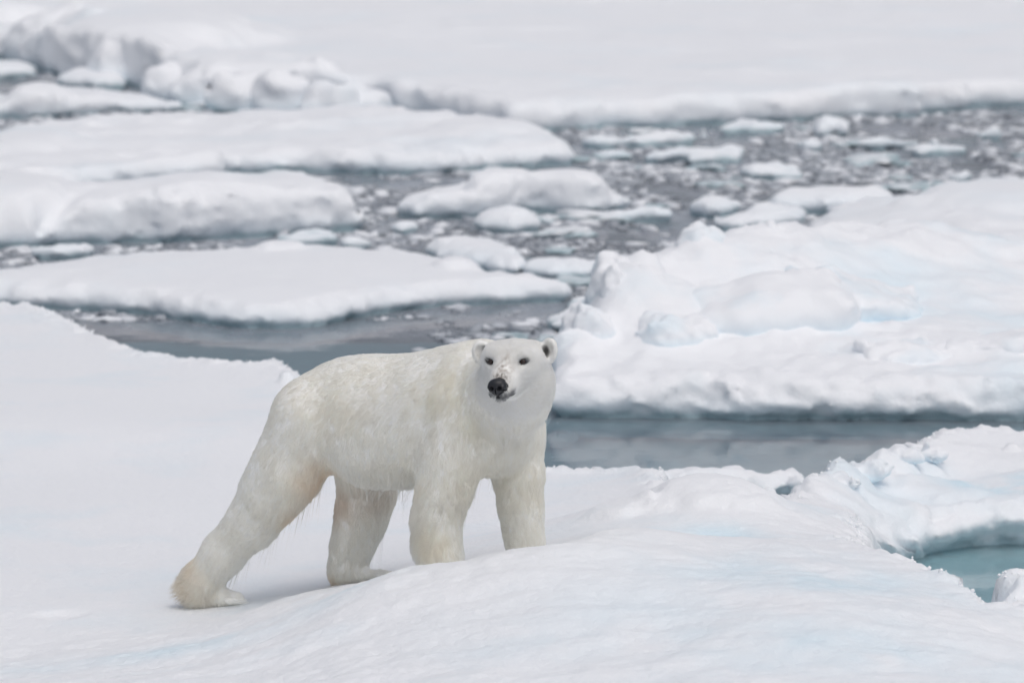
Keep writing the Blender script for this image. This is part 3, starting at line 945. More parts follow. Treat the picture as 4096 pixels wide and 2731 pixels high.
# crushed brash nobody could count
m, N, L, out = new_mat("crushed_brash")
b = N.new("ShaderNodeBsdfPrincipled")
b.inputs["Roughness"].default_value = 0.5
at = N.new("ShaderNodeAttribute")
at.attribute_name = "tone"
rp = rampnode(N, [(0, (.27, .295, .33)), (0.5, (.46, .49, .53)), (1, (.84, .86, .89))])  # brash greys, dark end lifted so distance haze sits in the colour
L.new(at.outputs["Fac"], rp.inputs[0])
L.new(rp.outputs[0], b.inputs["Base Color"])
L.new(b.outputs[0], out.inputs["Surface"])
M_brash = m
x, y = brash_points(240000, None)
n = len(x)
sz = 0.012 + 0.075 * rng.random(n) ** 5.5
rot = rng.uniform(0, 6.28, n)
base = ICO_V[None] * (0.45 + 1.0 * rng.random((n, 12, 1)))
cx_, sx_ = np.cos(rot)[:, None], np.sin(rot)[:, None]
ax = sz * rng.uniform(.9, 2.2, n)
ay = sz * rng.uniform(.7, 1.2, n)
az = sz * rng.uniform(.12, .7, n)
bx = base[:, :, 0] * ax[:, None]
by = base[:, :, 1] * ay[:, None]
V = np.stack([x[:, None] + bx * cx_ - by * sx_, y[:, None] + bx * sx_ + by * cx_, base[:, :, 2] * az[:, None] + 0.004], 2)
F = ICO_F[None] + (np.arange(n) * 12)[:, None, None]
br = link_mesh("brash_ice", V.reshape(-1, 3), F.reshape(-1, 3), M_brash)
tn = np.repeat(np.clip(rng.random(n) ** 1.3 * (0.65 + 9 * sz) + .1, 0, 1), 12)
set_attr(br, "tone", tn)
tag(br, None, kind="stuff")

# ------------------------------------------------------------------ polar bear
# skeleton noted as (u, v, depth behind y=30 in metres, radius in the same pixels); u, v from a 1.3065 x enlargement
BY = 30.0
ZS = 1.3065
PXM = 4096.0 / K / (BY / CP) * ZS          # enlargement pixels per metre near the bear


def bp(u, v, d):
    return at_y(600 + u / ZS, 1300 + v / ZS, BY + d)


def brad(r, d=0.0):
    return r / PXM * (BY + d) / BY


# head frame: x to the viewer's right, y forwards out of the nose, z up
HYAW, HROLL, HPITCH = math.radians(-15), math.radians(-2.5), math.radians(-3)
hf = np.array([math.sin(HYAW) * math.cos(HPITCH), -math.cos(HYAW) * math.cos(HPITCH), math.sin(HPITCH)])
hr = np.array([math.cos(HYAW), math.sin(HYAW), 0.0])
hu = np.cross(hf, -hr)
hu = hu / np.linalg.norm(hu)
hu = hu * (1 if hu[2] > 0 else -1)
hr_ = hr * math.cos(HROLL) - hu * math.sin(HROLL)
hu_ = hu * math.cos(HROLL) + hr * math.sin(HROLL)
hr, hu = hr_, hu_
HC = bp(1902, 214, -0.93)
HM = np.stack([hr, hf, hu])          # rows: head axes


def hp(x, y, z):
    return HC + (x * hr + y * hf + z * hu) / PXM


PRIM = []


def cone(a, b, ra, rb, k=0.05):
    PRIM.append(('c', np.array(a), np.array(b), ra, rb, k))


def chain(pts, k=0.05):
    for p, q in zip(pts[:-1], pts[1:]):
        cone(bp(*p[:3]), bp(*q[:3]), brad(p[3], p[2]), brad(q[3], q[2]), k)


def ell(c, r, M=None, k=0.04):
    PRIM.append(('e', np.array(c), np.array(r, float), np.eye(3) if M is None else M, k))


def hcone(a, b, ra, rb, k=0.03):
    cone(hp(*a), hp(*b), ra / PXM, rb / PXM, k)


def hell(c, r, k=0.03, rotm=None):
    M = HM if rotm is None else rotm @ HM
    ell(hp(*c), np.array(r) / PXM, M, k)


def carve(c, r, k, rotm=None):
    M = HM if rotm is None else rotm @ HM
    PRIM.append(('x', hp(*c), np.array(r) / PXM, M, k))


# trunk
chain([(885, 492, .20, 250), (1050, 468, .10, 292), (1200, 482, 0, 318), (1400, 480, -.13, 318), (1570, 440, -.26, 312), (1690, 400, -.36, 300)], k=.10)
cone(bp(1600, 250, -.25), bp(1765, 195, -.30), brad(130), brad(122), .09)       # shoulder hump
chain([(1640, 470, -.36, 250), (1800, 560, -.46, 205)], k=.10)                   # chest
chain([(1800, 600, -.42, 180), (1900, 560, -.26, 172)], k=.09)
cone(bp(1480, 590, -.3), bp(1180, 620, -.08), brad(235), brad(225), .10)          # belly
# neck, turned towards the viewer
chain([(1720, 360, -.42, 265), (1850, 350, -.66, 205), (1915, 318, -.84, 178)], k=.08)
chain([(1870, 470, -.56, 165), (1925, 400, -.78, 135)], k=.08)
# near hind leg stretched backwards
chain([(850, 500, .06, 238), (720, 745, .10, 194), (640, 860, .15, 172), (545, 1010, .22, 142), (380, 1190, .32, 118), (280, 1325, .39, 104), (270, 1405, .41, 84)], k=.06)
chain([(285, 1420, .40, 62), (385, 1422, .35, 54), (455, 1424, .31, 42)], k=.03)
# far hind leg
chain([(1110, 660, .30, 180), (1135, 880, .30, 158), (1105, 1000, .31, 142), (1065, 1130, .32, 122), (1035, 1235, .33, 105), (1000, 1290, .34, 84)], k=.05)
chain([(975, 1318, .34, 38), (1100, 1305, .28, 48), (1235, 1295, .20, 26)], k=.03)
# near front leg
chain([(1640, 430, -.53, 196), (1580, 690, -.53, 178), (1540, 850, -.52, 156), (1502, 1000, -.50, 140), (1502, 1130, -.50, 132), (1527, 1235, -.52, 122), (1540, 1290, -.53, 90)], k=.04)
chain([(1540, 1310, -.53, 70), (1600, 1330, -.66, 48)], k=.04)
# far front leg
chain([(1890, 540, -.26, 178), (1925, 780, -.28, 140), (1938, 950, -.29, 124), (1955, 1090, -.30, 110), (1970, 1190, -.31, 99), (1978, 1240, -.32, 72)], k=.05)
chain([(1978, 1250, -.33, 60), (2010, 1272, -.46, 44)], k=.04)
# tail stub
cone(bp(672, 470, .42), bp(655, 530, .44), brad(36), brad(26), .05)
# toes of the hind feet
for (u, v, d, du, dv) in [(420, 1418, .36, 60, -2), (430, 1424, .31, 62, 2), (430, 1432, .26, 60, 4), (420, 1440, .21, 55, 4),
                          (1215, 1282, .27, 55, 2), (1225, 1288, .22, 62, 4), (1225, 1296, .17, 62, 6), (1212, 1305, .12, 58, 6), (1190, 1312, .08, 50, 6)]:
    cone(bp(u - 30, v, d), bp(u + du, v + dv + 4, d - .03), brad(20), brad(14), .012)
NBODY = len(PRIM)
# head
hell((0, -15, 8), (158, 185, 128), .05)
hell((0, 55, 30), (120, 98, 88), .05)
hell((-86, -58, -95), (88, 105, 120), .06)
hell((94, -58, -98), (98, 108, 125), .06)
hell((0, -45, -150), (125, 100, 95), .06)
hell((15, -95, -215), (118, 115, 120), .09)
for sx in (-1, 1):
    hell((sx * 104, -35, 48), (70, 85, 66), .05)
hcone((-58, 50, -50), (0, 185, -62), 50, 50, .035)
hcone((58, 50, -50), (0, 185, -62), 50, 50, .035)
hcone((0, 80, 10), (-4, 222, -32), 84, 58, .05)       # bridge
hcone((-3, 210, -36), (-6, 296, -52), 58, 42, .03)
hcone((-30, 205, -68), (-30, 280, -78), 42, 32, .02)   # lips
hcone((26, 205, -68), (22, 280, -78), 42, 32, .02)
hcone((0, 110, -84), (-4, 262, -108), 60, 26, .025)    # lower jaw
# brows
hcone((-86, 90, 84), (-60, 100, 84), 30, 28, .05)
hcone((86, 90, 84), (60, 100, 84), 30, 28, .05)
# ears
def rotz(a):
    c, s = math.cos(a), math.sin(a)
    return np.array([[c, s, 0], [-s, c, 0], [0, 0, 1]])
def roty(a):
    c, s = math.cos(a), math.sin(a)
    return np.array([[c, 0, s], [0, 1, 0], [-s, 0, c]])
for sx in (-1, 1):
    R = roty(math.radians(-16 * sx)) @ rotz(math.radians(24 * sx))
    ez = 70 if sx > 0 else 58
    hell((sx * 178, -48, ez + 4), (54, 28, 68), .025, R)
    carve((sx * 170, -20, ez + 6), (30, 30, 44), .010, R)
# eye sockets
for sx in (-1, 1):
    carve((sx * 84, 152, 46), (20, 24, 16), .018)
# crease between the lips
carve((0, 284, -103), (60, 50, 3.2), .006)


def bear_sdf(P):
    P = np.asarray(P, float)
    f = np.full(len(P), 9.0)
    for q in PRIM:
        if q[0] == 'c':
            _, a, b, ra, rb, k = q
            ab = b - a
            t = np.clip(((P - a) @ ab) / (ab @ ab), 0, 1)
            d = np.linalg.norm(P - a - t[:, None] * ab, axis=1) - (ra + (rb - ra) * t)
            f = smin(f, d, k)
        else:
            _, c, r, M, k = q
            L_ = (P - c) @ M.T
            k0 = np.linalg.norm(L_ / r, axis=1)
            k1 = np.linalg.norm(L_ / (r * r), axis=1)
            d = k0 * (k0 - 1) / np.maximum(k1, 1e-9)
            if q[0] == 'e':
                f = smin(f, d, k)
            else:
                f = smax(f, -d, k)
    return f


def grow(sdf, lo, hi, res, blk=14):
    lo, hi = np.array(lo), np.array(hi)
    n = np.ceil((hi - lo) / (res * blk)).astype(int) * blk + 1
    F = np.full(n, 1.0, np.float32)
    nb = (n - 1) // blk
    bi = np.stack(np.meshgrid(*[np.arange(k) for k in nb], indexing='ij'), -1).reshape(-1, 3)
    cen = lo + (bi + .5) * blk * res
    fc = sdf(cen)
    rad = blk * res * 0.87 * 1.35
    for b_, f_ in zip(bi, fc):
        s = b_ * blk
        sl = tuple(slice(a, a + blk + 1) for a in s)
        if f_ < -rad:
            F[sl] = np.minimum(F[sl], -1.0) if False else -1.0
    near = bi[np.abs(fc) <= rad]
    ax = np.arange(blk + 1)
    G = np.stack(np.meshgrid(ax, ax, ax, indexing='ij'), -1).reshape(-1, 3)
    for c0 in range(0, len(near), 60):
        nb_ = near[c0:c0 + 60]
        idx = (nb_[:, None] * blk + G[None]).reshape(-1, 3)
        F[idx[:, 0], idx[:, 1], idx[:, 2]] = sdf(lo + idx * res)
    V, Q = surface_nets(F, lo, res)
    return V, Q


def project(sdf, V, it=2, eps=1e-3):
    for _ in range(it):
        f = sdf(V)
        gr = np.stack([sdf(V + np.eye(3)[i] * eps) - sdf(V - np.eye(3)[i] * eps) for i in range(3)], 1) / (2 * eps)
        l2 = np.maximum((gr * gr).sum(1), .2)
        V = V - gr * (np.clip(f, -.004, .004) / l2)[:, None]
    return V


BODY_IN = 0.010
def body_sdf(P):
    P = np.asarray(P, float)
    hd = np.linalg.norm(P - hp(0, 60, -40), axis=1)
    return bear_sdf(P) + BODY_IN * sstep(.20, .42, hd) + 0.003 * (1 - sstep(.2, .42, hd))


bear = bpy.data.objects.new("polar_bear", None)
C.objects.link(bear)
BC = bp(1150, 1380, 0)
bear.location = BC
tag(bear, "white polar bear striding up the snow with its head turned to the viewer", "polar bear")


def bear_child(name, V, F, mat, parent=None):
    o = link_mesh(name, np.asarray(V) - BC, F, mat)
    o.parent = parent or bear
    return o


lo = bp(0, 0, 0) * 0 + np.array([min(bp(60, 700, .4)[0], 0), 28.7, bp(300, 1520, .4)[2] - .05])
hi = np.array([bp(2160, 300, -.4)[0], 30.95, bp(1750, 20, -.3)[2] + .12])
RES_B = 0.0085
BV, BQ = grow(body_sdf, lo, hi, RES_B)
BV = project(body_sdf, BV, 1)
# relax the trunk and legs so that no seam between two limb segments shows
E_ = np.concatenate([BQ[:, [0, 1]], BQ[:, [1, 2]], BQ[:, [2, 3]], BQ[:, [3, 0]]])
E_ = np.unique(np.sort(E_, axis=1), axis=0)
deg = np.bincount(E_.ravel(), minlength=len(BV)).astype(float)
hd_ = np.linalg.norm(BV - hp(0, 40, -30), axis=1)
toe_ = np.min([np.linalg.norm(BV - bp(*q), axis=1) for q in ((1250, 1298, .18), (450, 1428, .28))], axis=0)
wt = (sstep(.28, .38, hd_) * sstep(.07, .14, toe_))[:, None] * .6
for _ in range(45):
    S_ = np.stack([np.bincount(E_[:, 0], BV[E_[:, 1], c], len(BV)) + np.bincount(E_[:, 1], BV[E_[:, 0], c], len(BV)) for c in range(3)], 1) / deg[:, None]
    BV = BV + (S_ - BV) * wt


def vertex_normals(V, Q):
    n = np.cross(V[Q[:, 2]] - V[Q[:, 0]], V[Q[:, 3]] - V[Q[:, 1]])
    o = np.stack([sum(np.bincount(Q[:, j], n[:, c], len(V)) for j in range(4)) for c in range(3)], 1)
    return o / np.maximum(np.linalg.norm(o, axis=1), 1e-12)[:, None]


BN = vertex_normals(BV, BQ)


def grad(V, eps=0.004):
    gr = np.stack([body_sdf(V + np.eye(3)[i] * eps) - body_sdf(V - np.eye(3)[i] * eps) for i in range(3)], 1)
    return gr / np.maximum(np.linalg.norm(gr, axis=1), 1e-9)[:, None]


def head_local(P):
    return ((P - HC) @ HM.T) * PXM


NOSE_TIP = hp(0, 316, -62)

# colour of the coat by place: whitish face, cream body, tan heel and folds, grizzled muzzle
SPOTS = [((215, 1375, .42), .12, (.72, .63, .50), .38), ((260, 1250, .38), .10, (.70, .60, .47), .3), ((890, 690, .0), .10, (.70, .60, .47), .38), ((760, 990, .10), .09, (.68, .58, .44), .45), ((850, 800, 0), .12, (.66, .55, .42), .55), ((960, 1345, .33), .06, (.64, .54, .40), .6),
         ((1000, 930, .25), .10, (.62, .50, .40), .5), ((1170, 880, .2), .10, (.50, .42, .34), .5), ((1670, 300, -.66), .12, (.76, .70, .58), .14), ((1700, 480, -.62), .10, (.72, .68, .52), .35), ((1380, 650, -.4), .07, (.68, .60, .48), .45),
         ((1030, 470, -.2), .16, (.73, .68, .58), .15), ((700, 400, .1), .18, (.74, .69, .6), .15), ((1900, 840, -.4), .14, (.66, .62, .52), .2), ((1640, 840, -.65), .12, (.68, .64, .54), .2), ((1560, 400, -.6), .14, (.74, .69, .58), .3),
         ((1480, 1150, -.62), .10, (.72, .66, .54), .3), ((1380, 860, -.6), .10, (.74, .68, .58), .3)]


def coat_colour(P, hair=True):
    n = len(P)
    base = np.array([0.985, 0.974, 0.938])
    col = np.tile(base, (n, 1))
    H = head_local(P)
    hd = np.linalg.norm((H - np.array([0, 60, -40])) / PXM, axis=1)
    hd2 = np.linalg.norm((H - np.array([15, -20, -230])) / np.array([1.0, 1.2, 1.25]) / PXM, axis=1)
    hw = np.maximum(1 - sstep(.18, .36, hd), .35 * (1 - sstep(.04, .38, hd2)))
    col = col * (1 - hw[:, None]) + np.array([.975, .972, .955]) * hw[:, None]
    m = 1 + .02 * fbm(P * 6, 2, 600)
    yel = np.clip(.35 + .5 * fbm(P * 3.5, 2, 610), 0, 1) * .12 * (1 - hw)
    col = col * (1 - yel[:, None]) + np.array([.86, .80, .66]) * yel[:, None]
    for (q, r, c, s) in SPOTS:
        w = s * np.exp(-((np.linalg.norm(P - bp(*q), axis=1) / r) ** 2)) * np.clip(.9 + .5 * pnoise(P * 11, 620), .3, 1.3)
        w = np.clip(w, 0, .95)
        col = col * (1 - w[:, None]) + np.minimum(np.array(c) * 1.3, .95) * w[:, None]
    col = col * m[:, None]
    # head markings (head frame pixels)
    def blend(w, c):
        nonlocal col
        w = np.clip(w, 0, 1)[:, None]
        col = col * (1 - w) + np.array(c) * w
    sp = pnoise(P * 120, 630)
    sp2 = pnoise(P * 55, 631)
    # dirty bridge of the nose
    w = np.exp(-((H[:, 0] - 2) / 42) ** 2 - ((H[:, 1] - 225) / 58) ** 2) * (H[:, 2] > -75)
    blend(w * np.clip(.38 + .9 * sp2, 0, 1) * .75, (.34, .28, .22))
    w = np.exp(-((H[:, 0]) / 42) ** 2 - ((H[:, 1] - 276) / 26) ** 2) * (H[:, 2] > -45)
    blend(w * np.clip(.3 + 1.3 * sp, 0, 1) * .9, (.12, .09, .07))
    # lips and the grizzled upper lip
    w = np.exp(-((H[:, 2] + 86) / 17) ** 2) * sstep(212, 245, H[:, 1])
    blend(w * np.clip(.72 + .4 * sp, 0, 1), (.12, .13, .15))
    w = np.exp(-((H[:, 0] + 6) / 7) ** 2) * sstep(-112, -102, H[:, 2]) * sstep(-60, -80, H[:, 2]) * sstep(240, 262, H[:, 1])
    blend(w, (.02, .022, .026))
    w = np.exp(-((H[:, 2] + 103) / 7.5) ** 2) * sstep(190, 212, H[:, 1]) * sstep(96, 72, np.abs(H[:, 0]))
    blend(w, (.02, .022, .026))
    w = np.exp(-((H[:, 2] + 117) / 7) ** 2) * sstep(225, 250, H[:, 1])
    blend(w * np.clip(.45 + .8 * sp, 0, 1), (.12, .13, .15))
    # around the eyes
    for sx in (-1, 1):
        q = np.sqrt(((H[:, 0] - sx * 84) / 18.5) ** 2 + ((H[:, 2] - 47) / 15.5) ** 2 + ((H[:, 1] - 128) / 60.) ** 2)
        blend(sstep(1.35, .95, q), (.025, .022, .022))
        q = np.sqrt(((H[:, 0] - sx * 74) / 40.) ** 2 + ((H[:, 2] - 52) / 24.) ** 2 + ((H[:, 1] - 128) / 60.) ** 2)
        blend(sstep(1.5, .6, q) * .14, (.30, .31, .33))
        q = np.sqrt(((H[:, 0] - sx * 158) / 18.) ** 2 + ((H[:, 2] - 64) / 34.) ** 2 + ((H[:, 1] + 40) / 30.) ** 2)
        blend(sstep(1.35, .4, q) * .92, (.07, .065, .06))
    return np.clip(col, 0, 1)


m, N, L, out = new_mat("bear_skin")
b = N.new("ShaderNodeBsdfPrincipled")
b.inputs["Roughness"].default_value = 0.8
b.inputs["Specular IOR Level"].default_value = 0.1
at = N.new("ShaderNodeAttribute")
at.attribute_name = "coat"
L.new(at.outputs["Color"], b.inputs["Base Color"])
L.new(b.outputs[0], out.inputs["Surface"])
M_skin = m

# ---- nose leather with nostrils, grown from its own field
def nose_sdf(P):
    H = (head_local(P) - np.array([-8, 30, 20])) / .93 - np.array([0, 20, -4])
    H = H + np.array([0, 0, 0.])
    def e(c, r):
        q = (H - np.array(c)) / np.array(r)
        k0 = np.linalg.norm(q, axis=1)
        k1 = np.linalg.norm(q / np.array(r), axis=1)
        return k0 * (k0 - 1) / np.maximum(k1, 1e-9)
    f = e((0, 274, -50), (48, 40, 30))
    f = smin(f, e((0, 282, -72), (44, 38, 27)), 10)
    f = smin(f, e((0, 282, -90), (18, 34, 20)), 8)
    for sx in (-1, 1):
        f = smin(f, e((sx * 36, 274, -66), (17, 36, 22)), 8)
        f = smax(f, -e((sx * 22, 318, -68), (13, 24, 14)), 4)
        f = smax(f, -e((sx * 44, 304, -78), (14, 20, 5)), 4)
    f = smax(f, -e((0, 312, -88), (2.6, 22, 26)), 3)
    return f * .93 / PXM


body = bear_child("body", BV, BQ, M_skin)
bc_ = coat_colour(BV)
bc_[nose_sdf(BV) < .006] = (.015, .016, .02)
set_attr(body, "coat", bc_ * .95)

m, N, L, out = new_mat("nose_leather")
b = N.new("ShaderNodeBsdfPrincipled")
b.inputs["Base Color"].default_value = (.017, .018, .022, 1)
b.inputs["Roughness"].default_value = 0.42
vor = N.new("ShaderNodeTexVoronoi")
vor.inputs["Scale"].default_value = 300
bpn = N.new("ShaderNodeBump")
bpn.inputs["Strength"].default_value = .35
bpn.inputs["Distance"].default_value = .001
geo = N.new("ShaderNodeNewGeometry")
L.new(geo.outputs["Position"], vor.inputs["Vector"])
L.new(vor.outputs["Distance"], bpn.inputs["Height"])
L.new(bpn.outputs[0], b.inputs["Normal"])
L.new(b.outputs[0], out.inputs["Surface"])
c = hp(-8, 312, -50)
NV, NQ = grow(nose_sdf, c - .09, c + .09, .002, 10)
bear_child("nose", NV, NQ, m)

# ---- eyes
m, N, L, out = new_mat("eye_ball")
b = N.new("ShaderNodeBsdfPrincipled")
b.inputs["Roughness"].default_value = 0.08
b.inputs["Specular IOR Level"].default_value = 0.6
at = N.new("ShaderNodeAttribute")
at.attribute_name = "iris"
rp = rampnode(N, [(0, (.008, .006, .006)), (.3, (.010, .007, .006)), (.42, (.060, .032, .024)), (.72, (.045, .024, .018)), (.85, (.012, .009, .009)), (1, (.012, .01, .01))])
L.new(at.outputs["Fac"], rp.inputs[0])
L.new(rp.outputs[0], b.inputs["Base Color"])
L.new(b.outputs[0], out.inputs["Surface"])
M_eye = m
EYES = []
for sx in (-1, 1):
    # find the face surface in front of the socket
    ys = np.linspace(230, 60, 600)
    P = np.array([hp(sx * 84, y_, 48) for y_ in ys])
    f = body_sdf(P)
    k = int(np.argmax(f < 0))
    yc = ys[k]
    r = 17.5
    cen = hp(sx * 83, yc - 5, 48)
    EYES.append(cen)
    th = np.linspace(0, math.pi, 17)
    ph = np.linspace(0, 2 * math.pi, 25)[:-1]
    Vv, Fv = [], []
    look = hf * .96 + hr * .18 * sx
    look /= np.linalg.norm(look)
    e1 = np.cross(look, [0, 0, 1.]); e1 /= np.linalg.norm(e1)
    e2 = np.cross(e1, look)
    iris = []
    for t in th:
        for p_ in ph:
            Vv.append(cen + r / PXM * (look * math.cos(t) + e1 * math.sin(t) * math.cos(p_) + e2 * .93 * math.sin(t) * math.sin(p_)))
            iris.append(min(math.sin(t) * 1.15 if t < math.pi / 2 else 1, 1))
    for i in range(16):
        for j in range(24):
            Fv.append((i * 24 + j, (i + 1) * 24 + j, (i + 1) * 24 + (j + 1) % 24, i * 24 + (j + 1) % 24))
    eo = bear_child("eye", Vv, Fv, M_eye)
    set_attr(eo, "iris", iris)

# ---- claws of the visible hind foot
m = plain("claw_horn", (.05, .045, .04), .4)
for (u, v, d) in [(1280, 1288, .24), (1292, 1296, .19), (1292, 1305, .14), (1275, 1314, .09)]:
    p0, p1, p2 = bp(u - 8, v, d), bp(u + 10, v + 2, d - .012), bp(u + 26, v + 10, d - .03)
    Vv, Fv = [], []
    for q, r in ((p0, .006), (p1, .0048), (p2, .0008)):
        for j in range(8):
            a = j / 8 * 2 * math.pi
            Vv.append(q + np.array([0.25 * math.cos(a), math.cos(a), math.sin(a)]) * r)
    for i in range(2):
        for j in range(8):
            Fv.append((i * 8 + j, i * 8 + (j + 1) % 8, (i + 1) * 8 + (j + 1) % 8, (i + 1) * 8 + j))
    bear_child("claw", Vv, Fv, m)

# ------------------------------------------------------------------ fur
tri = np.concatenate([BQ[:, [0, 1, 2]], BQ[:, [0, 2, 3]]])
A, B_, C_ = BV[tri[:, 0]], BV[tri[:, 1]], BV[tri[:, 2]]
area = np.linalg.norm(np.cross(B_ - A, C_ - A), axis=1) * .5
cent = (A + B_ + C_) / 3
Hc = head_local(cent)
hd = np.linalg.norm((Hc - np.array([0, 60, -40])) / PXM, axis=1)
onhead = 1 - sstep(.20, .30, hd)
toes = sstep(0.13, .02, np.min([np.linalg.norm(cent - bp(*q), axis=1) for q in ((1240, 1295, .18), (440, 1430, .27))], axis=0))
weight = area * (1 + 3.0 * onhead)
NF = 520000
pick = rng.choice(len(tri), NF, p=weight / weight.sum())
r1, r2 = np.sqrt(rng.random(NF)), rng.random(NF)
root = A[pick] * (1 - r1)[:, None] + B_[pick] * (r1 * (1 - r2))[:, None] + C_[pick] * (r1 * r2)[:, None]
nrm = BN[tri[pick, 0]] * (1 - r1)[:, None] + BN[tri[pick, 1]] * (r1 * (1 - r2))[:, None] + BN[tri[pick, 2]] * (r1 * r2)[:, None]
nrm /= np.linalg.norm(nrm, axis=1)[:, None]
if np.mean((nrm[:4000] * grad(root[:4000], .006)).sum(1)) < 0:
    nrm = -nrm

FLOW = [((1760, 120, -.3), (-.8, .5, -.15)), ((1560, 160, -.25), (-.8, .5, -.2)), ((1350, 180, -.15), (-.85, .5, -.15)), ((1150, 190, 0), (-.85, .5, -.25)), ((950, 260, .1), (-.75, .45, -.5)), ((750, 400, .15), (-.5, .4, -.8)),
        ((660, 520, .25), (-.35, .4, -.95)), ((1450, 350, -.42), (-.75, .4, -.45)), ((1200, 400, -.3), (-.7, .4, -.55)), ((1000, 450, -.12), (-.65, .35, -.65)), ((1300, 600, -.4), (-.35, .2, -.9)), ((1100, 620, -.25), (-.3, .2, -.95)),
        ((1250, 780, -.25), (-.15, .1, -1)), ((1000, 800, -.1), (-.15, .1, -1)), ((800, 560, -.1), (-.4, .25, -.9)), ((700, 750, 0), (-.45, .3, -.85)), ((560, 900, .05), (-.6, .35, -.75)), ((450, 1080, .15), (-.6, .35, -.7)),
        ((380, 1250, .25), (-.55, .3, -.75)), ((220, 1350, .40), (-1, .35, -.15)), ((180, 1430, .42), (-1, .3, -.35)), ((330, 1380, .3), (-.05, 0, -1)), ((430, 1430, .28), (.9, -.4, -.3)),
        ((1100, 950, .2), (-.05, 0, -1)), ((1040, 1200, .2), (-.15, .1, -1)), ((930, 1250, .28), (-.35, .2, -.9)), ((1250, 1290, .18), (.9, -.4, -.25)), ((1130, 1280, .2), (.5, -.2, -.8)),
        ((1680, 300, -.62), (-.5, .4, -.75)), ((1560, 500, -.65), (-.45, .3, -.85)), ((1650, 650, -.68), (-.15, .1, -1)), ((1560, 850, -.66), (.15, 0, -1)), ((1450, 900, -.6), (-.5, .3, -.75)), ((1440, 1100, -.58), (-.5, .3, -.7)),
        ((1530, 1150, -.62), (0, 0, -1)), ((1620, 900, -.6), (.35, -.1, -.9)), ((1560, 1270, -.62), (.2, -.2, -.9)), ((1860, 600, -.62), (.0, -.05, -1)), ((1960, 700, -.42), (.1, 0, -1)), ((1900, 900, -.4), (-.35, .2, -.9)), ((2000, 900, -.38), (.15, 0, -1)),
        ((1960, 1150, -.4), (.05, 0, -1)), ((1860, 460, -.75), (-.05, -.1, -1)), ((2000, 480, -.6), (.15, .1, -1)), ((1760, 450, -.7), (-.2, .05, -1))]
FP = np.array([bp(*a) for a, _ in FLOW])
FD_ = np.array([b_ for _, b_ in FLOW], float)
FD_ /= np.linalg.norm(FD_, axis=1)[:, None]


def flow_at(P):
    d2 = ((P[:, None, :] - FP[None]) ** 2).sum(2)
    w = 1 / (d2 + .0015) ** 2
    v = (w @ FD_) / w.sum(1)[:, None]
    H = head_local(P)
    hd = np.linalg.norm((H - np.array([0, 60, -40])) / PXM, axis=1)
    hw = (1 - sstep(.19, .30, hd))[:, None]
    away = P - NOSE_TIP
    away = away / np.maximum(np.linalg.norm(away, axis=1), 1e-6)[:, None]
    # ears: outwards and up
    ear = np.minimum(np.linalg.norm(P - hp(-178, -50, 85), axis=1), np.linalg.norm(P - hp(178, -50, 85), axis=1))
    ew = (1 - sstep(.045, .085, ear))[:, None]
    sgn = np.sign(H[:, 0])[:, None]
    away = away * (1 - ew) + (hu * .75 + hr * sgn * .5 - hf * .2) * ew
    return v * (1 - hw) + away * hw


fl = np.concatenate([flow_at(root[i:i + 40000]) for i in range(0, NF, 40000)])
H = head_local(root)
hd = np.linalg.norm((H - np.array([0, 60, -40])) / PXM, axis=1)
hw = 1 - sstep(.20, .34, hd)
muz = sstep(140, 215, H[:, 1])
tip = sstep(235, 310, H[:, 1])
# lengths
Ln = 0.030 + 0.006 * pnoise(root * 8, 700)
def near(q, r):
    return np.exp(-((np.linalg.norm(root - bp(*q), axis=1) / r) ** 2))
down = sstep(-.2, -.75, nrm[:, 2])
Ln += .022 * down
Ln += .085 * near((170, 1360, .42), .10) + .05 * near((1380, 1080, -.5), .18) * (nrm[:, 0] < 0) + .02 * near((930, 1100, .3), .2)
Ln *= 1 - .55 * np.maximum(near((1250, 1295, .18), .12), near((430, 1430, .28), .10))
Ln = Ln * (1 - hw) + hw * (.022 - .013 * muz)
ear = np.minimum(np.linalg.norm(root - hp(-178, -50, 75), axis=1), np.linalg.norm(root - hp(178, -50, 75), axis=1))
ew = 1 - sstep(.05, .08, ear)
Ln = Ln * (1 - ew) + .010 * ew
heel_r = near((170, 1360, .42), .12)
Ln *= rng.uniform(.7, 1.15, NF)
# sparse long guard hairs hanging under belly, legs
Ln *= 1 + heel_r * (rng.random(NF) - .55)
guard = (rng.random(NF) < .005) & (down > .3) & (hw < .1)
Ln[guard] *= rng.uniform(1.6, 2.9, guard.sum())
# direction: tangent flow + lift + clumpy waviness
f_ = fl / np.maximum(np.linalg.norm(fl, axis=1), 1e-6)[:, None]
tan = f_ - nrm * (f_ * nrm).sum(1)[:, None]
tan /= np.maximum(np.linalg.norm(tan, axis=1), .15)[:, None]
wav = np.stack([pnoise(root * 24, 710), pnoise(root * 24, 711), pnoise(root * 24, 712)], 1) * .20
wav += np.stack([pnoise(root * 7, 713), pnoise(root * 7, 714), pnoise(root * 7, 715)], 1) * .14
wav *= (1 - .55 * hw)[:, None]
lift = .24 + .08 * pnoise(root * 15, 716)
lift = lift * (1 - hw) + .30 * hw
heel = near((190, 1370, .44), .14)
lift += heel * 1.0
dr = tan * (1 - .6 * heel)[:, None] + f_ * (.6 * heel)[:, None] + nrm * lift[:, None] + wav + rng.normal(0, .085, (NF, 3))
dr /= np.linalg.norm(dr, axis=1)[:, None]
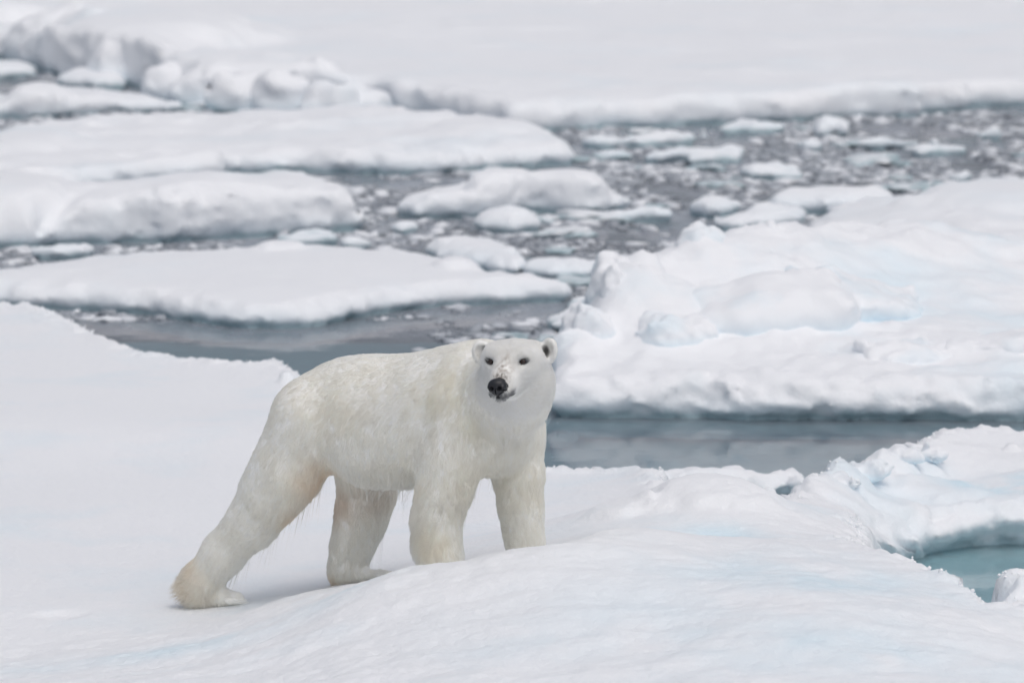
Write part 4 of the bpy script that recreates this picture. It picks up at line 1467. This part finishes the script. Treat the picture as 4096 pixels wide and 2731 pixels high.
# keep eyes, nose, lips and ear hollows bare
keep = np.ones(NF, bool)
for e_ in EYES:
    keep &= np.linalg.norm((root - e_), axis=1) > .0185
keep &= ~(nose_sdf(root) < .004)
keep &= ~((np.abs(H[:, 2] + 103) < 9) & (H[:, 1] > 212) & (np.abs(H[:, 0]) < 80))
keep &= ~((tip > .9) & (rng.random(NF) < .3))
root, nrm, dr, Ln, hw = root[keep], nrm[keep], dr[keep], Ln[keep], hw[keep]
guard = guard[keep]
NF = len(root)
NP = 5
grav = np.array([0, 0, -1.0])
t = np.linspace(0, 1, NP)
pts = np.zeros((NF, NP, 3))
bend = (.22 * (1 - hw) + .9 * guard)
for i, s in enumerate(t):
    pts[:, i] = root + dr * (Ln * s)[:, None] + (grav * (s * s))[None] * (Ln * bend)[:, None] - nrm * (Ln * s * s * .16)[:, None]
# clumping: strands lean to the tip of a neighbouring guide strand
ng = NF // 14
gi = rng.choice(NF, ng, replace=False)
kd = kdtree.KDTree(ng)
for j, q in enumerate(gi):
    kd.insert(root[q], j)
kd.balance()
own = np.array([kd.find(r_)[1] for r_ in root])
gp = pts[gi[own]]
cs = (0.6 * (1 - .55 * hw)) * rng.uniform(.55, 1.1, NF)
heel2 = np.exp(-((np.linalg.norm(root - bp(170, 1360, .42), axis=1) / .12) ** 2))
cs = np.clip(cs + .15 * heel2, 0, .95) * (~guard)
for i, s in enumerate(t):
    w = (cs * s ** 1.3)[:, None]
    pts[:, i] = pts[:, i] * (1 - w) + (gp[:, i] + (root - root[gi[own]]) * .25) * w
fc = coat_colour(root)
fc *= (1 + rng.normal(0, .015, NF))[:, None]
gcol = (1 + .022 * rng.standard_normal(ng))[own]
fc = np.clip(fc * gcol[:, None], 0, .98)

cu = bpy.data.hair_curves.new("fur")
cu.add_curves([NP] * NF)
cu.points.foreach_set("position", (pts - BC).astype(np.float32).ravel())
rad = np.zeros((NF, NP), np.float32)
prof = np.array([1.0, .95, .8, .55, .12])
wid = (.00060 * (1 - hw) + .00042 * hw) * rng.uniform(.7, 1.3, NF)
rad[:] = wid[:, None] * prof[None]
cu.points.foreach_set("radius", rad.ravel())
ca = cu.attributes.new("coat", 'FLOAT_COLOR', 'CURVE')
ca.data.foreach_set("color", np.concatenate([fc, np.ones((NF, 1))], 1).astype(np.float32).ravel())
m, N, L, out = new_mat("bear_fur")
df = N.new("ShaderNodeBsdfDiffuse")
tr = N.new("ShaderNodeBsdfTranslucent")
at = N.new("ShaderNodeAttribute")
at.attribute_name = "coat"
gm = N.new("ShaderNodeMixShader")
gm.inputs[0].default_value = .5
L.new(at.outputs["Color"], df.inputs["Color"])
L.new(at.outputs["Color"], tr.inputs["Color"])
L.new(df.outputs[0], gm.inputs[1])
L.new(tr.outputs[0], gm.inputs[2])
gls = N.new("ShaderNodeBsdfGlossy")
gls.inputs["Roughness"].default_value = .45
gm2 = N.new("ShaderNodeMixShader")
gm2.inputs[0].default_value = .05
L.new(gm.outputs[0], gm2.inputs[1])
L.new(gls.outputs[0], gm2.inputs[2])
L.new(gm2.outputs[0], out.inputs["Surface"])
cu.materials.append(m)
fur = bpy.data.objects.new("fur", cu)
C.objects.link(fur)
fur.parent = bear
